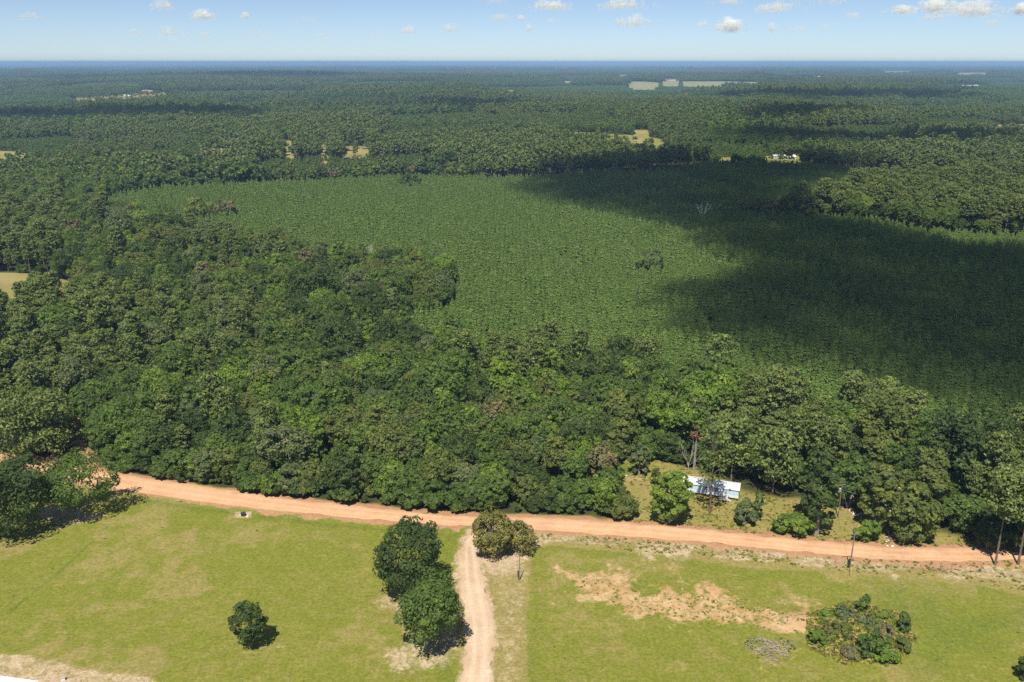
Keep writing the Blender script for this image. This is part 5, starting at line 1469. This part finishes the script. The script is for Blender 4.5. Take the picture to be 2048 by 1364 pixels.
SKY = [(327, 10, 40, 24, 'soft', 'small puffy cloud at the top edge, upper left, right of the faintest wisp'), (413, 30, 48, 24, 'bright', 'brightest small cloud in the left half of the sky'),
       (64, 33, 36, 14, 'soft', 'low flat cloud nearest the left edge'), (494, 31, 20, 16, 'soft', 'tiny round cloud just right of the brightest left cloud'), (614, 38, 40, 14, 'thin', 'thin flat wisp in the left half between two puffs'),
       (345, 63, 50, 28, 'thin', 'widest faint cloud low over the left horizon'), (274, 65, 24, 18, 'thin', 'faint small cloud left of the widest faint one'), (122, 66, 56, 12, 'thin', 'faint long wisp low at the far left'),
       (409, 70, 24, 16, 'thin', 'faint small cloud right of the widest faint one'), (515, 68, 56, 18, 'thin', 'faint broad low cloud left of the sky centre'), (648, 71, 30, 14, 'thin', 'faint smudge of cloud low left of centre'),
       (820, 58, 28, 24, 'thin', 'faint upright cloud left of two above the forest centre'), (907, 56, 36, 28, 'thin', 'faint upright cloud, right of two above the forest centre'), (765, 71, 60, 12, 'thin', 'faint flat streak below the upright faint clouds'),
       (1001, 33, 38, 18, 'soft', 'small flat bright cloud over the image centre'), (985, 2, 80, 10, 'soft', 'flat cloud base touching the top edge near the centre'),
       (1098, 9, 70, 26, 'bright', 'puffy cloud at the top edge right of centre'), (1256, 8, 96, 26, 'bright', 'long white cloud at the top edge over the pale distant fields'), (1280, 40, 54, 34, 'soft', 'ragged cloud hanging below the long white cloud'),
       (1240, 42, 32, 14, 'soft', 'small cloud left of the ragged hanging cloud'), (1105, 42, 26, 14, 'thin', 'faint puff below the puffy cloud at the top edge'), (1040, 35, 20, 14, 'soft', 'tiny bright puff right of the centre cloud'),
       (1058, 55, 18, 18, 'thin', 'tiny faint puff under the centre cloud'), (1411, 48, 28, 16, 'soft', 'small soft cloud left of the double stacked cloud'), (1463, 48, 46, 36, 'bright', 'double stacked cloud in the middle of the right half'),
       (1452, 3, 60, 12, 'bright', 'cloud base cut by the top edge above the double stacked cloud'), (1562, 14, 76, 22, 'bright', 'broad cloud left of the row at the top right'), (1622, 3, 130, 12, 'bright', 'long cloud base along the top edge at the right'),
       (1545, 54, 26, 22, 'thin', 'faint puff right of the double stacked cloud'), (1592, 58, 34, 18, 'thin', 'faint slanting cloud low in the right half'), (1650, 54, 26, 14, 'thin', 'faint low puff right of the slanting cloud'),
       (1703, 31, 26, 14, 'soft', 'tiny bright cloud left of the big right-hand group'), (1801, 20, 56, 22, 'bright', 'leftmost cloud of the big right-hand group'), (1866, 11, 66, 32, 'bright', 'middle top cloud of the big right-hand group'),
       (1864, 34, 36, 18, 'soft', 'low cloud hanging under the big right-hand group'), (1938, 17, 88, 38, 'bright', 'largest cloud of the big right-hand group'), (1990, 45, 38, 14, 'soft', 'flat low cloud under the largest right-hand cloud'), (2040, 18, 30, 26, 'bright', 'cloud cut by the right edge at the top')]
for i, c in enumerate(SKY): sky_cloud(*c, 500 + i)

# clouds overhead that shade the plantation and the far woods
def shade_cloud(poly_px, h, label, seed, alt=650.0, pr=(14, 30), sp=17.0):
    g = PP(poly_px, h); L = np.array(LDIR); k = (alt - h) / -L[2]
    poly = [(x - L[0] * k, y - L[1] * k) for x, y in g]
    q = np.array(poly); r = np.random.RandomState(seed)
    x, y = poisson_grid(q[:, 0].min(), q[:, 0].max(), q[:, 1].min(), q[:, 1].max(), sp, 0.45, seed)
    s = sdist(poly, x, y); ok = s + r.normal(0, 5, len(x)) > -4.0
    x, y, s = x[ok], y[ok], s[ok]
    rad = np.clip(s * 1.1 + 6, pr[0] * 0.6, pr[1]) * r.uniform(0.75, 1.15, len(x))
    c = np.array([x.mean(), y.mean(), alt])
    cen = np.stack([x, y, alt + rad * 0.5 + r.uniform(0, 1, len(x)) * np.clip(s, 0, 60)], 1) - c
    V, F = puffs(cen, rad, seed)
    o = link('cloud', np_mesh('cloud', V, F, [CM['dense']], smooth_=True), None, tuple(c))
    tag(o, label, 'cloud', 'clouds overhead out of the picture')
shade_cloud([(1010, 372), (1090, 345), (1330, 326), (1560, 318), (1760, 335), (1740, 352), (1650, 366), (1600, 385), (1590, 415), (1650, 432), (1800, 455), (1900, 485), (2060, 498), (2250, 500), (2400, 620), (2300, 850), (1960, 838), (1800, 778), (1640, 745),
             (1500, 728), (1420, 695), (1330, 640), (1265, 600), (1320, 577), (1440, 572), (1480, 548), (1430, 515), (1390, 490), (1330, 455), (1200, 425), (1090, 402)], 5.0, 'broad ragged cloud overhead whose shadow darkens the plantation', 601)
shade_cloud([(1470, 232), (1530, 212), (1600, 215), (1720, 222), (1740, 232), (1600, 240), (1500, 242)], 14.0, 'cloud overhead shading the far woods in a dark streak', 602, 650, (24, 50), 32)
shade_cloud([(1400, 258), (1500, 250), (1700, 262), (1850, 266), (2100, 275), (2100, 295), (1850, 292), (1650, 282), (1480, 276)], 14.0, 'long cloud overhead shading the woods beyond the plantation', 603, 650, (22, 46), 28)

shade_cloud([(-60, 222), (250, 214), (520, 222), (500, 238), (200, 240), (-60, 236)], 14.0, 'cloud overhead shading the far woods on the left', 604, 650, (24, 50), 34)
shade_cloud([(600, 205), (900, 200), (1150, 208), (1000, 218), (700, 217)], 14.0, 'cloud overhead shading the far woods in the middle', 605, 650, (30, 60), 40)
shade_cloud([(-60, 151), (500, 147), (900, 152), (600, 160), (-60, 158)], 14.0, 'great cloud overhead shading the distant forest on the left', 606, 650, (80, 160), 120)
shade_cloud([(1300, 190), (1900, 184), (2100, 192), (1700, 203)], 14.0, 'cloud overhead shading the distant forest on the right', 607, 650, (40, 80), 60)

# ------------------------------------------------------------------ haze
def haze():
    b = MB(); b.box(-125000, -3500, -40, 125000, 166000, 124)
    m, nt, out = new_mat('haze_air')
    v = N(nt, 'VolumePrincipled'); v.inputs['Color'].default_value = (0.38, 0.62, 1.0, 1); v.inputs['Density'].default_value = 8.0e-5
    v.inputs['Anisotropy'].default_value = 0.0
    nt.links.new(v.outputs[0], out.inputs['Volume'])
    o = b.obj('haze', m); tag(o, kind='stuff'); o.display_type = 'WIRE'
haze()
